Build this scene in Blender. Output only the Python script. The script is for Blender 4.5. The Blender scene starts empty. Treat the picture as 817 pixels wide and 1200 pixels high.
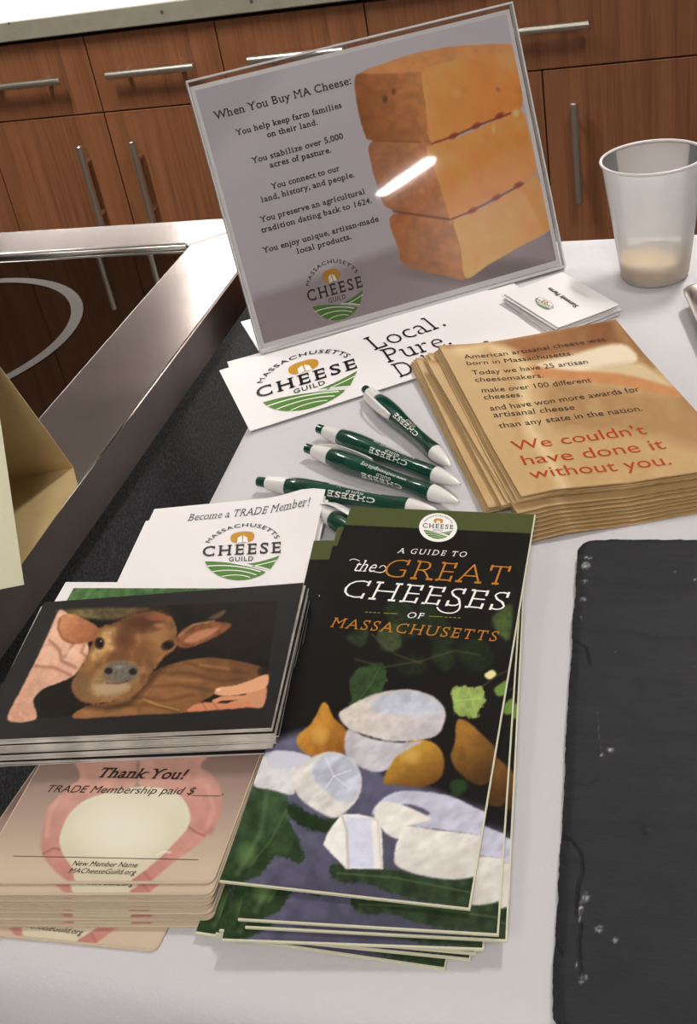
import bpy, math, random
import numpy as np
random.seed(7)
R = math.radians
C = bpy.context.scene.collection
SC = bpy.context.scene

# ------------------------------------------------------------------ camera
FPX, PITCH, ROLL, EYE = 1371.14, .5806, -.1947, .4245      # focal length in pixels of an 817x1200 frame
EYE_P = np.array([0., 0., EYE])
_fw = np.array([0, math.cos(PITCH), -math.sin(PITCH)]); _rt = np.array([1., 0, 0]); _up = np.cross(_rt, _fw)
_R = math.cos(ROLL)*_rt + math.sin(ROLL)*_up
_U = -math.sin(ROLL)*_rt + math.cos(ROLL)*_up
cam = bpy.data.cameras.new('camera'); camo = bpy.data.objects.new('camera', cam); C.objects.link(camo)
from mathutils import Matrix, Vector
M = Matrix.Identity(4)
for i in range(3):
    M[i][0] = _R[i]; M[i][1] = _U[i]; M[i][2] = -_fw[i]; M[i][3] = EYE_P[i]
camo.matrix_world = M
cam.sensor_fit = 'HORIZONTAL'; cam.sensor_width = 36; cam.lens = FPX/817*36
cam.clip_start = .02; cam.clip_end = 60
cam.dof.use_dof = False
SC.camera = camo

# ------------------------------------------------------------------ world, exposure
SC.view_settings.view_transform = 'Standard'; SC.view_settings.look = 'None'
SC.view_settings.exposure = -.5; SC.view_settings.gamma = 1; SC.view_settings.use_curve_mapping = False
W = bpy.data.worlds.new('room_air'); SC.world = W; W.use_nodes = True
W.node_tree.nodes['Background'].inputs[0].default_value = (1.0, .96, .93, 1)
W.node_tree.nodes['Background'].inputs[1].default_value = .28

AX = R(-21.9)                                           # the room's long axis
ux = np.array([math.cos(AX), math.sin(AX), 0.]); uy = np.array([-math.sin(AX), math.cos(AX), 0.])
CEIL = 1.8; FLOOR = -.98

def area(name, loc, sx, sy, power, rz=AX, col=(1, .965, .93), rot=(0, 0), spread=180):
    l = bpy.data.lights.new(name, 'AREA'); l.shape = 'RECTANGLE'; l.size = sx; l.size_y = sy; l.energy = power; l.color = col
    l.spread = R(spread)
    o = bpy.data.objects.new(name, l); o.location = loc; o.rotation_euler = (rot[0], rot[1], rz); C.objects.link(o); return o
KEY = area('ceiling_lamp_light', (.9, 1.35, CEIL-.03), .16, .5, 22, spread=120)
area('ceiling_lamp_light', (-.9, 2.25, CEIL-.03), .16, .9, 46, spread=95)
area('ceiling_lamp_light', (2.655, -3.725, CEIL-.03), .06, .41, 14)
area('ceiling_lamp_light', (-.2, -1.2, CEIL-.03), .4, 1.0, 52)  # added front fill behind the camera, brightens the sign
area('ceiling_lamp_light', (-1.5, -1.6, CEIL-.03), .4, 1.2, 34)  # second added fill, further left behind the camera

# ------------------------------------------------------------------ pixel geometry
def ray(px): return _fw*FPX + (px[0]-408.5)*_R - (px[1]-600)*_U
def at(px, z=0.):
    d = ray(px); return EYE_P + d*((z-EYE)/d[2])
def at_plane(px, p0, n):
    d = ray(px); return EYE_P + d*(((p0-EYE_P)@n)/(d@n))
def project(P):
    d = np.asarray(P)-EYE_P; z = d@_fw
    return np.stack([408.5+FPX*(d@_R)/z, 600-FPX*(d@_U)/z], -1)

# ------------------------------------------------------------------ materials
def s2l(c):
    c = np.asarray(c, float)/255.
    return np.where(c <= .04045, c/12.92, ((c+.055)/1.055)**2.4)
def hexc(c): return tuple(float(x) for x in s2l(c))+(1.,)
MATS = {}
def mat(name, col=(200, 200, 200), rough=.5, metal=0., **k):
    if name in MATS: return MATS[name]
    m = bpy.data.materials.new(name); m.use_nodes = True; nt = m.node_tree; b = nt.nodes['Principled BSDF']
    b.inputs['Base Color'].default_value = hexc(col); b.inputs['Roughness'].default_value = rough; b.inputs['Metallic'].default_value = metal
    for a, v in k.items(): b.inputs[a.replace('_', ' ')].default_value = v
    MATS[name] = m; return m
def nodes(m): return m.node_tree, m.node_tree.nodes['Principled BSDF']
def noise(nt, scale, detail=4, rough=.5, vec=None, stretch=None):
    n = nt.nodes.new('ShaderNodeTexNoise'); n.inputs['Scale'].default_value = scale; n.inputs['Detail'].default_value = detail
    n.inputs['Roughness'].default_value = rough
    tc = nt.nodes.new('ShaderNodeTexCoord'); mp = nt.nodes.new('ShaderNodeMapping')
    if stretch: mp.inputs['Scale'].default_value = stretch
    nt.links.new(tc.outputs['Object'], mp.inputs[0]); nt.links.new(mp.outputs[0], n.inputs['Vector']); return n
def ramp(nt, src, stops):
    r = nt.nodes.new('ShaderNodeValToRGB'); e = r.color_ramp.elements
    while len(e) < len(stops): e.new(.5)
    for i, (p, c) in enumerate(stops): e[i].position = p; e[i].color = hexc(c)
    nt.links.new(src, r.inputs[0]); return r
def bump(nt, b, src, strength, dist=.001):
    n = nt.nodes.new('ShaderNodeBump'); n.inputs['Strength'].default_value = strength; n.inputs['Distance'].default_value = dist
    nt.links.new(src, n.inputs['Height']); nt.links.new(n.outputs[0], b.inputs['Normal'])

paper = mat('white_paper', (236, 231, 230), .55)
nt, b = nodes(paper); bump(nt, b, noise(nt, 90, 3).outputs[0], .05, .0005)
paper_edge = mat('paper_edge', (205, 198, 190), .7)
nt, b = nodes(paper_edge); nt.links.new(ramp(nt, noise(nt, 60, 2, stretch=(1, 1, 12)).outputs[0], [(.3, (170, 162, 154)), (.7, (222, 214, 205))]).outputs[0], b.inputs['Base Color'])
kraft_edge = mat('tan_paper_edge', (196, 166, 116), .7)
nt, b = nodes(kraft_edge); nt.links.new(ramp(nt, noise(nt, 70, 2).outputs[0], [(.3, (170, 136, 88)), (.7, (214, 186, 136))]).outputs[0], b.inputs['Base Color'])
cream_edge = mat('cream_card_edge', (208, 205, 178), .7)
beige_edge = mat('beige_card_edge', (196, 178, 154), .7)
print_mat = mat('printed_gloss', (255, 255, 255), .3, Specular_IOR_Level=.12)
nt, b = nodes(print_mat)
va = nt.nodes.new('ShaderNodeVertexColor'); va.layer_name = 'print'; nt.links.new(va.outputs[0], b.inputs['Base Color'])
print_matte = mat('printed_matte', (255, 255, 255), .6, Specular_IOR_Level=.1)
nt, b = nodes(print_matte)
va = nt.nodes.new('ShaderNodeVertexColor'); va.layer_name = 'print'; nt.links.new(va.outputs[0], b.inputs['Base Color'])
def ink(name, col, rough=.5): return mat('ink_'+name, col, rough, Specular_IOR_Level=.2)
INK = {k: ink(k, v) for k, v in dict(black=(24, 20, 20), brown=(62, 46, 40), red=(178, 62, 26), ochre=(196, 142, 42), gold=(188, 122, 36),
       white=(245, 242, 238), green=(82, 128, 48), olive=(120, 130, 50), deep=(50, 50, 52), pale=(225, 222, 215)).items()}

# ------------------------------------------------------------------ mesh helpers
def link(name, me, m=None, parent=None, loc=None, rz=0.):
    o = bpy.data.objects.new(name, me); C.objects.link(o)
    if m is not None and me is not None:
        for x in (m if isinstance(m, (list, tuple)) else [m]): me.materials.append(x)
    if parent is not None: o.parent = parent
    if loc is not None: o.location = loc
    o.rotation_euler.z = rz
    return o
def mesh(name, V, F, smooth=False):
    me = bpy.data.meshes.new(name); me.from_pydata([tuple(map(float, v)) for v in V], [], [tuple(map(int, f)) for f in F])
    if smooth: me.polygons.foreach_set('use_smooth', [True]*len(me.polygons))
    me.update(); return me
def grid_mesh(name, P, nu, nv, cols=None, smooth=True):
    """P: (nv*nu,3) points; fast grid"""
    me = bpy.data.meshes.new(name)
    i = np.arange((nu-1)*(nv-1)); r, c = i//(nu-1), i % (nu-1); a = r*nu+c
    F = np.stack([a, a+1, a+1+nu, a+nu], -1)
    me.vertices.add(len(P)); me.vertices.foreach_set('co', np.asarray(P, np.float32).ravel())
    me.loops.add(F.size); me.loops.foreach_set('vertex_index', F.ravel().astype(np.int32))
    me.polygons.add(len(F)); me.polygons.foreach_set('loop_start', (np.arange(len(F))*4).astype(np.int32))
    me.polygons.foreach_set('use_smooth', np.full(len(F), smooth))
    me.update(calc_edges=True)
    if cols is not None:
        at_ = me.color_attributes.new('print', 'FLOAT_COLOR', 'POINT')
        at_.data.foreach_set('color', np.concatenate([cols, np.ones((len(cols), 1))], 1).astype(np.float32).ravel())
    return me
class MB:
    def __init__(s): s.V = []; s.F = []; s.mi = []
    def add(s, V, F, mi=0):
        k = len(s.V); s.V += [tuple(v) for v in V]; s.F += [tuple(i+k for i in f) for f in F]; s.mi += [mi]*len(F)
    def box(s, x0, x1, y0, y1, z0, z1, mi=0, bev=0.):
        if bev > 0:
            b = bev; V = []; 
            for z, k in ((z0, b), (z0+b, 0), (z1-b, 0), (z1, b)):
                V += [(x0+k+b*0, y0+k, z), (x1-k, y0+k, z), (x1-k, y1-k, z), (x0+k, y1-k, z)]
            F = [(3, 2, 1, 0), (12, 13, 14, 15)]
            for l in range(3):
                for i in range(4): F.append((l*4+i, l*4+(i+1) % 4, l*4+4+(i+1) % 4, l*4+4+i))
            s.add(V, F, mi); return
        V = [(x, y, z) for z in (z0, z1) for x, y in ((x0, y0), (x1, y0), (x1, y1), (x0, y1))]
        s.add(V, [(3, 2, 1, 0), (4, 5, 6, 7), (0, 1, 5, 4), (1, 2, 6, 5), (2, 3, 7, 6), (3, 0, 4, 7)], mi)
    def prism(s, pts, z0, z1, mi=0):
        n = len(pts); V = [(x, y, z0) for x, y in pts]+[(x, y, z1) for x, y in pts]
        s.add(V, [tuple(range(n))[::-1], tuple(range(n, 2*n))]+[(i, (i+1) % n, n+(i+1) % n, n+i) for i in range(n)], mi)
    def tube(s, a, b, r, n=14, mi=0, cap=.0):
        a = np.array(a, float); b = np.array(b, float); d = (b-a)/np.linalg.norm(b-a)
        t = np.array([0, 0, 1.]) if abs(d[2]) < .9 else np.array([1., 0, 0]); p = np.cross(d, t); p /= np.linalg.norm(p); q = np.cross(d, p)
        rings = [(a, r*.8), (a+d*r*.2, r), (b-d*r*.2, r), (b, r*.8)]; V = []
        for c, rr in rings: V += [c+rr*(math.cos(2*math.pi*i/n)*p+math.sin(2*math.pi*i/n)*q) for i in range(n)]
        F = [tuple(range(n))[::-1], tuple(range(3*n, 4*n))]
        for l in range(3): F += [(l*n+i, l*n+(i+1) % n, (l+1)*n+(i+1) % n, (l+1)*n+i) for i in range(n)]
        s.add(V, F, mi)
    def lathe_x(s, prof, n=24, mi=0, capped=True):
        V = []; 
        for x, r in prof: V += [(x, r*math.cos(2*math.pi*i/n), r*math.sin(2*math.pi*i/n)) for i in range(n)]
        F = []
        for l in range(len(prof)-1): F += [(l*n+i, l*n+(i+1) % n, (l+1)*n+(i+1) % n, (l+1)*n+i) for i in range(n)]
        if capped: F += [tuple(range(n)), tuple(range((len(prof)-1)*n, len(prof)*n))[::-1]]
        s.add(V, F, mi)
    def lathe_z(s, prof, n=64, mi=0, cap0=False, cap1=False):
        V = []
        for z, r in prof: V += [(r*math.cos(2*math.pi*i/n), r*math.sin(2*math.pi*i/n), z) for i in range(n)]
        F = []
        for l in range(len(prof)-1): F += [(l*n+i, l*n+(i+1) % n, (l+1)*n+(i+1) % n, (l+1)*n+i) for i in range(n)]
        if cap0: F.append(tuple(range(n))[::-1])
        if cap1: F.append(tuple(range((len(prof)-1)*n, len(prof)*n)))
        s.add(V, F, mi)
    def build(s, name, m, parent=None, loc=None, rz=0., smooth=False, angle=None):
        me = mesh(name, s.V, s.F, smooth); o = link(name, me, m, parent, loc, rz)
        if any(s.mi): me.polygons.foreach_set('material_index', s.mi)
        if smooth and angle: me.set_sharp_from_angle(angle=R(angle))
        return o
def tag(o, label, cat, group=None, kind=None):
    if label: o['label'] = label
    if cat: o['category'] = cat
    if group: o['group'] = group
    if kind: o['kind'] = kind
    return o
def empty(name, loc, rz=0., label=None, cat=None, group=None):
    o = bpy.data.objects.new(name, None); o.empty_display_size = .05; C.objects.link(o); o.location = loc; o.rotation_euler = (0, 0, rz)
    return tag(o, label, cat, group)
def structure(o): o['kind'] = 'structure'; return o

# ------------------------------------------------------------------ lettering
_G = {}
def _eval_text(s, off):
    cu = bpy.data.curves.new('glyph', 'FONT'); cu.body = s; cu.resolution_u = 3; cu.offset = off
    o = bpy.data.objects.new('glyph', cu); C.objects.link(o)
    dg = bpy.context.evaluated_depsgraph_get(); ev = o.evaluated_get(dg); me = ev.to_mesh()
    V = np.array([v.co[:2] for v in me.vertices]) if len(me.vertices) else np.zeros((0, 2)); F = [tuple(p.vertices) for p in me.polygons]
    ev.to_mesh_clear(); bpy.data.objects.remove(o); bpy.data.curves.remove(cu)
    return V, F
_H = _eval_text('H', 0)[0]; CAP = float(_H[:, 1].max())
_X = _eval_text('x', 0)[0]; XH = float(_X[:, 1].max())/CAP
SERIF = dict(A='L0 R0', B='l0 l1', C='rt rb', D='l0 l1', E='l0 l1 rt rb', F='L0 l1 rt', G='rt', H='L0 L1 R0 R1', I='M0 M1', J='M1', K='L0 L1 R0 R1', L='l0 L1 rb',
             M='L0 L1 R0 R1', N='L0 L1 R1', P='L0 l1', R='L0 l1 R0', S='rt lb', T='M0 lt rt', U='L1 R1', V='L1 R1', W='L1 R1', Y='M0 L1 R1', Z='lt rb',
             a='R0', b='l1', d='R0 r1', f='M0', h='L0 R0 l1', i='M0 mx', k='L0 l1 R0 Rx', l='M0 m1', m='L0 M0 R0 lx', n='L0 R0 lx', p='lx Ld', q='Rd', r='L0 lx',
             u='lx rx R0', v='Lx Rx', w='Lx Rx', x='L0 R0 Lx Rx', y='Lx Rx')
def glyph(ch, off, serif):
    k = (ch, off, serif)
    if k in _G: return _G[k]
    V, F = _eval_text(ch, min(off, .0) if ch == 'M' else off)
    w2 = _eval_text('H'+ch+'H', 0)[0]; w1 = _eval_text('HH', 0)[0]
    adv = (w2[:, 0].max()-w1[:, 0].max())/CAP
    if len(V):
        V = V/CAP
        if ch in ('i', 'l', 'I', '1') and serif: V = V+np.array([.05, 0]); adv += .12
    if serif and ch in SERIF and len(V):
        x0, x1 = V[:, 0].min(), V[:, 0].max(); st = .13+2*off/CAP; e = .1; t = .075+abs(off)
        V = list(map(tuple, V)); F = list(F)
        def bar(a, b, c, d): k0 = len(V); V.extend([(a, c), (b, c), (b, d), (a, d)]); F.append((k0, k0+1, k0+2, k0+3))
        for s in SERIF[ch].split():
            y = {'0': 0, '1': 1, 'x': XH, 'd': -.28}.get(s[1])
            if y is not None:
                cx = {'l': x0+st/2, 'r': x1-st/2, 'm': (x0+x1)/2}[s[0].lower()]
                if ch in 'AVWvwy' and s[0] in 'LR': cx = x0+.07 if s[0] == 'L' else x1-.07
                if s == 'M0' and ch == 'f': cx = x0+.2
                a = cx-st/2-e; b_ = cx+st/2+e
                if s[0] == 'l' or s[0] == 'm': b_ = cx
                if s[0] == 'r': a = cx-st/2-e; b_ = cx
                lo, hi = (y, y+t) if s[1] in '0d' else (y-t, y)
                bar(a, b_, lo, hi)
            else:
                if s == 'rt': bar(x1-t*.9, x1, 1-.3, 1)
                if s == 'rb': bar(x1-t*.9, x1, 0, .3)
                if s == 'lt': bar(x0, x0+t*.9, 1-.3, 1)
                if s == 'lb': bar(x0, x0+t*.9, 0, .3)
        V = np.array(V); adv += .07
    _G[k] = (V, F, adv); return _G[k]
def text2d(s, off=0., serif=False, slant=0., track=0.):
    V = []; F = []; x = 0.; n = 0
    for ch in s:
        if ch == ' ': x += .42+track; continue
        g, f, adv = glyph(ch, off, serif)
        if len(g):
            q = g.copy(); q[:, 0] += x+q[:, 1]*slant; V.append(q); F += [tuple(i+n for i in ff) for ff in f]; n += len(g)
        x += adv+track
    V = np.concatenate(V); return V, F, x-track

# ------------------------------------------------------------------ painting of flat prints (returns colours per point)
def vnoise(P, seed=0):
    i = np.floor(P).astype(int); f = P-i; f = f*f*(3-2*f)
    def h(x, y):
        n = (x*374761393+y*668265263+seed*1442695041) & 0x7fffffff; n = ((n ^ (n >> 13))*1274126177) & 0x7fffffff
        return ((n ^ (n >> 16)) & 0xffff)/65535.
    a = h(i[:, 0], i[:, 1]); b_ = h(i[:, 0]+1, i[:, 1]); c = h(i[:, 0], i[:, 1]+1); d = h(i[:, 0]+1, i[:, 1]+1)
    return (a*(1-f[:, 0])+b_*f[:, 0])*(1-f[:, 1])+(c*(1-f[:, 0])+d*f[:, 0])*f[:, 1]
def fbm(P, seed=0, oct=4):
    r = 0; a = .5
    for k in range(oct): r = r+a*vnoise(P*2**k, seed+k); a *= .5
    return r/.94-.5
def smooth_loop(p, n=5):
    p = np.asarray(p, float); N = len(p); out = []
    for i in range(N):
        p0, p1, p2, p3 = p[i-1], p[i], p[(i+1) % N], p[(i+2) % N]
        for t in np.linspace(0, 1, n, endpoint=False):
            out.append(.5*((2*p1)+(p2-p0)*t+(2*p0-5*p1+4*p2-p3)*t*t+(3*p1-p0-3*p2+p3)*t**3))
    return np.array(out)
class Paint:
    def __init__(s, X): s.X = X; s.c = np.zeros((len(X), 3)); s.sc = 1.; s.o = np.zeros(2)
    def crop(s, scale, ox, oy): s.sc = scale; s.o = np.array([ox, oy]); s.Q = (s.X-s.o)*scale; return s
    def fill(s, c): s.c[:] = c
    def mixin(s, a, col):
        a = np.clip(a, 0, 1)[:, None]; s.c = s.c*(1-a)+np.asarray(col, float)*a
    def sd(s, pts):
        Q = s.Q; p = np.asarray(pts, float); d = np.full(len(Q), 1e9); ins = np.zeros(len(Q), bool)
        lo = p.min(0)-25; hi = p.max(0)+25; m = np.all((Q > lo) & (Q < hi), 1); q = Q[m]; dd = np.full(len(q), 1e9); ii = np.zeros(len(q), bool)
        for a, b_ in zip(p, np.roll(p, -1, 0)):
            e = b_-a; w = q-a; t = np.clip((w@e)/(e@e+1e-12), 0, 1); dd = np.minimum(dd, np.hypot(*(w-t[:, None]*e).T))
            cr = ((a[1] > q[:, 1]) != (b_[1] > q[:, 1])) & (q[:, 0] < (b_[0]-a[0])*(q[:, 1]-a[1])/(b_[1]-a[1]+1e-12)+a[0]); ii ^= cr
        d[m] = np.where(ii, -dd, dd); return d
    def poly(s, pts, col, soft=2., sm=True, tex=0., ts=20., col2=None, grad=None, a=1., jag=1.5, ridge=0.):
        p = smooth_loop(pts) if sm else np.asarray(pts, float)
        d = s.sd(p)+fbm(s.Q/7., 17, 3)*2*jag; al = np.clip(.5-d/(2*soft), 0, 1)*a
        c = np.tile(np.asarray(col, float), (len(s.Q), 1))
        if col2 is not None:
            g0, g1 = np.asarray(grad[0], float), np.asarray(grad[1], float); e = g1-g0; t = np.clip(((s.Q-g0)@e)/(e@e), 0, 1)[:, None]; c = c*(1-t)+np.asarray(col2, float)*t
        if tex: c = c*(1+tex*fbm(s.Q/ts, 3)[:, None]*2)
        if ridge: c = c*(1-ridge*(.5+fbm(s.Q@np.array([[.8, .5], [-.5, .8]])/np.array([34, 15]), 31, 2)*1.6)[:, None])
        al = al[:, None]; s.c = s.c*(1-al)+c*al
    def blob(s, x, y, rx, ry, col, a=1., pw=1., rot=0.):
        q = s.Q-np.array([x, y]); cr, sr = math.cos(rot), math.sin(rot); u = (q[:, 0]*cr+q[:, 1]*sr)/rx; v = (-q[:, 0]*sr+q[:, 1]*cr)/ry
        s.mixin(a*np.clip(1-(u*u+v*v), 0, 1)**pw, col)
    def line(s, pts, w, col, soft=1.5, a=1.):
        p = np.asarray(pts, float); d = np.full(len(s.Q), 1e9)
        for A, B in zip(p[:-1], p[1:]):
            e = B-A; q = s.Q-A; t = np.clip((q@e)/(e@e), 0, 1); d = np.minimum(d, np.hypot(*(q-t[:, None]*e).T))
        s.mixin(np.clip((w/2+soft/2-d)/soft, 0, 1)*a, col)
    def out(s, gain=1.):
        g = s.c.mean(1)[:, None]; s.c = g+(s.c-g)*.86; return np.clip(s2l(np.clip(s.c, 0, 255))*gain, 0, .95)

def homog(src, dst):
    A = []
    for (x, y), (u, v) in zip(src, dst): A += [[x, y, 1, 0, 0, 0, -u*x, -u*y, -u], [0, 0, 0, x, y, 1, -v*x, -v*y, -v]]
    h = np.linalg.svd(np.array(A, float))[2][-1].reshape(3, 3); return h
def hap(H, P):
    P = np.atleast_2d(P); q = np.concatenate([P, np.ones((len(P), 1))], 1)@H.T; return q[:, :2]/q[:, 2:]

class Sheet:
    """a flat (or gently curled) printed sheet: four world corners BL BR TR TL of its top face"""
    def __init__(s, name, corners, thick, body_mat, label, cat, group=None, curl=None, nseg=2, frame=None, rad=0.):
        K = np.array(corners, float); s.K = K; s.name = name
        s.loc = K.mean(0); d = K[1]-K[0]+K[2]-K[3]; s.rz = math.atan2(d[1], d[0])
        cz, sz = math.cos(-s.rz), math.sin(-s.rz); L = K-s.loc; s.L = np.stack([L[:, 0]*cz-L[:, 1]*sz, L[:, 0]*sz+L[:, 1]*cz, L[:, 2]], 1)
        s.curl = curl; s.px = project(K); s.H = homog(s.px, [(0, 0), (1, 0), (1, 1), (0, 1)]); s.Hi = np.linalg.inv(s.H)
        s.rad = rad; s.T = thick
        n = nseg; uu = np.linspace(0, 1, n); U_, V_ = np.meshgrid(uu, uu)
        if rad: 
            pts = []
            w = np.linalg.norm(s.L[1]-s.L[0]); h = np.linalg.norm(s.L[3]-s.L[0])
            for cx, cy, a0 in ((1-rad/w, rad/h, -90), (1-rad/w, 1-rad/h, 0), (rad/w, 1-rad/h, 90), (rad/w, rad/h, 180)):
                for k in range(6): a = R(a0+18*k); pts.append((cx+rad/w*math.cos(a), cy+rad/h*math.sin(a)))
            T3 = s.surf(np.array(pts), 0); B3 = T3-np.array([0, 0, thick]); N = len(pts)
            V = list(T3)+list(B3); F = [tuple(range(N)), tuple(range(N, 2*N))[::-1]]+[(i, N+i, N+(i+1) % N, (i+1) % N) for i in range(N)]
            s.o = link(name, mesh(name, V, F), body_mat)
        else:
            T3 = s.surf(np.stack([U_.ravel(), V_.ravel()], 1), 0); B3 = T3-np.array([0, 0, thick]); V = list(T3)+list(B3); N = n*n; F = []
            for j in range(n-1):
                for i in range(n-1): a = j*n+i; F += [(a, a+1, a+1+n, a+n), (N+a, N+a+n, N+a+1+n, N+a+1)]
            for i in range(n-1):
                F += [(i, N+i, N+i+1, i+1), (n*(n-1)+i+1, N+n*(n-1)+i+1, N+n*(n-1)+i, n*(n-1)+i), (n*(i+1), N+n*(i+1), N+n*i, n*i), (n*i+n-1, N+n*i+n-1, N+n*(i+1)+n-1, n*(i+1)+n-1)]
            s.o = link(name, mesh(name, V, F), body_mat)
        s.o.location = s.loc; s.o.rotation_euler.z = s.rz
        tag(s.o, label, cat, group); s.kids = []
    def surf(s, uv, h):
        uv = np.atleast_2d(uv); u = uv[:, :1]; v = uv[:, 1:]; L = s.L
        P = L[0]*(1-u)*(1-v)+L[1]*u*(1-v)+L[2]*u*v+L[3]*(1-u)*v
        P = P.copy(); P[:, 2] += h
        if s.curl: P[:, 2] += s.curl(uv[:, 0], uv[:, 1])
        return P
    def uv(s, px): return hap(s.H, px)
    def picture(s, name, fn, u0=0, u1=1, v0=0, v1=1, nu=100, nv=100, gain=1., h=.00012, m=None, label=None):
        U_, V_ = np.meshgrid(np.linspace(u0, u1, nu), np.linspace(v0, v1, nv)); uv = np.stack([U_.ravel(), V_.ravel()], 1)
        P = Paint(hap(s.Hi, uv)); P.uv = uv; fn(P); o = link(name, grid_mesh(name, s.surf(uv, h), nu, nv, P.out(gain)), m or print_mat, s.o)
        if label: o['label'] = label
        s.kids.append(o); return o
    def flat(s, name, polys, h=.00022, mats=None):
        """polys: list of (px points, material index)"""
        mb = MB()
        for pts, mi in polys:
            q = s.surf(s.uv(np.array(pts, float)), h+mi*.00004); mb.add(q, [tuple(range(len(q)))], mi)
        o = mb.build(name, mats, s.o); s.kids.append(o); return o
    def xy(s, px): return s.surf(s.uv(px), 0)[0]
    def affine(s, p0, p1, ptop):
        """maps (x,y) with x=0..1 along p0->p1 and y=0..1 towards ptop, in uv space"""
        a, b_, c = s.uv(np.array([p0, p1, ptop], float)); 
        A, B, D = s.surf(a, 0)[0], s.surf(b_, 0)[0], s.surf(c, 0)[0]; ex = B-A; L = np.linalg.norm(ex); ex = ex/L; d = D-A; hgt = np.linalg.norm(d-(d@ex)*ex)
        return a, (b_-a), L, hgt
    def text(s, lines, name='lettering', h=.0004):
        mb = MB(); mats = []
        for ln in lines:
            st, p0, p1, ptop, inkn = ln[:5]; k = ln[5] if len(ln) > 5 else {}
            V, F, w = text2d(st, k.get('off', 0.), k.get('serif', False), k.get('slant', 0.), k.get('track', 0.))
            a, du, L, hgt = s.affine(p0, p1, ptop)
            w_ = np.linalg.norm(s.L[1]-s.L[0]); h_ = np.linalg.norm(s.L[3]-s.L[0])
            ex = np.array([du[0]*w_, du[1]*h_]); ex = ex/np.linalg.norm(ex); ey = np.array([-ex[1], ex[0]])
            M2 = np.array([V[:, 0]/w*L, V[:, 1]*hgt]).T; X = M2[:, :1]*ex+M2[:, 1:]*ey; uv = a+X/np.array([w_, h_])
            if k.get('clipu') is not None: uv[:, 0] = np.minimum(uv[:, 0], k['clipu'])
            if inkn not in mats: mats.append(inkn)
            mb.add(s.surf(uv, h), F, mats.index(inkn))
        o = mb.build(name, [INK[m] for m in mats], s.o); s.kids.append(o); return o
    def emblem(s, c0, cx, cy, h=.0004, dark='brown', disc=False):
        """c0: px of the middle of the big word's baseline, cx: its right end, cy: point one unit up"""
        a = s.uv(np.array([c0], float))[0]; du = s.uv(np.array([cx], float))[0]-a; dv = s.uv(np.array([cy], float))[0]-a
        mb = MB(); mi = {'dark': 0, 'ochre': 1, 'green': 2, 'white': 3}
        def put(V, F, m, dh=0.): V = np.asarray(V, float); mb.add(s.surf(a+V[:, :1]*du+V[:, 1:]*dv, h+dh), F, mi[m])
        emblem_shapes(put, disc)
        o = mb.build('emblem', [INK[dark], INK['ochre'], INK['green'], INK['white']], s.o); s.kids.append(o); return o
    def dup(s, loc=None, rz=None, label=None, group=None, drop=()):
        r = s.o.copy(); C.objects.link(r)
        if loc is not None: r.location = loc
        if rz is not None: r.rotation_euler.z = rz
        if label: r['label'] = label
        if group: r['group'] = group
        for ch in s.kids:
            if ch.name.split('.')[0] in drop: continue
            c = ch.copy(); C.objects.link(c); c.parent = r
        return r
def strip(pts, w):
    p = np.asarray(pts, float); V = []; 
    for i in range(len(p)):
        t = p[min(i+1, len(p)-1)]-p[max(i-1, 0)]; t /= np.linalg.norm(t); n = np.array([-t[1], t[0]]); ww = w[i] if hasattr(w, '__len__') else w; V += [p[i]-n*ww/2, p[i]+n*ww/2]
    return V, [(2*i, 2*i+2, 2*i+3, 2*i+1) for i in range(len(p)-1)]
def qbez(a, b_, c, n=10):
    t = np.linspace(0, 1, n)[:, None]; return np.array(a)*(1-t)**2+2*np.array(b_)*t*(1-t)+np.array(c)*t*t
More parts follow.
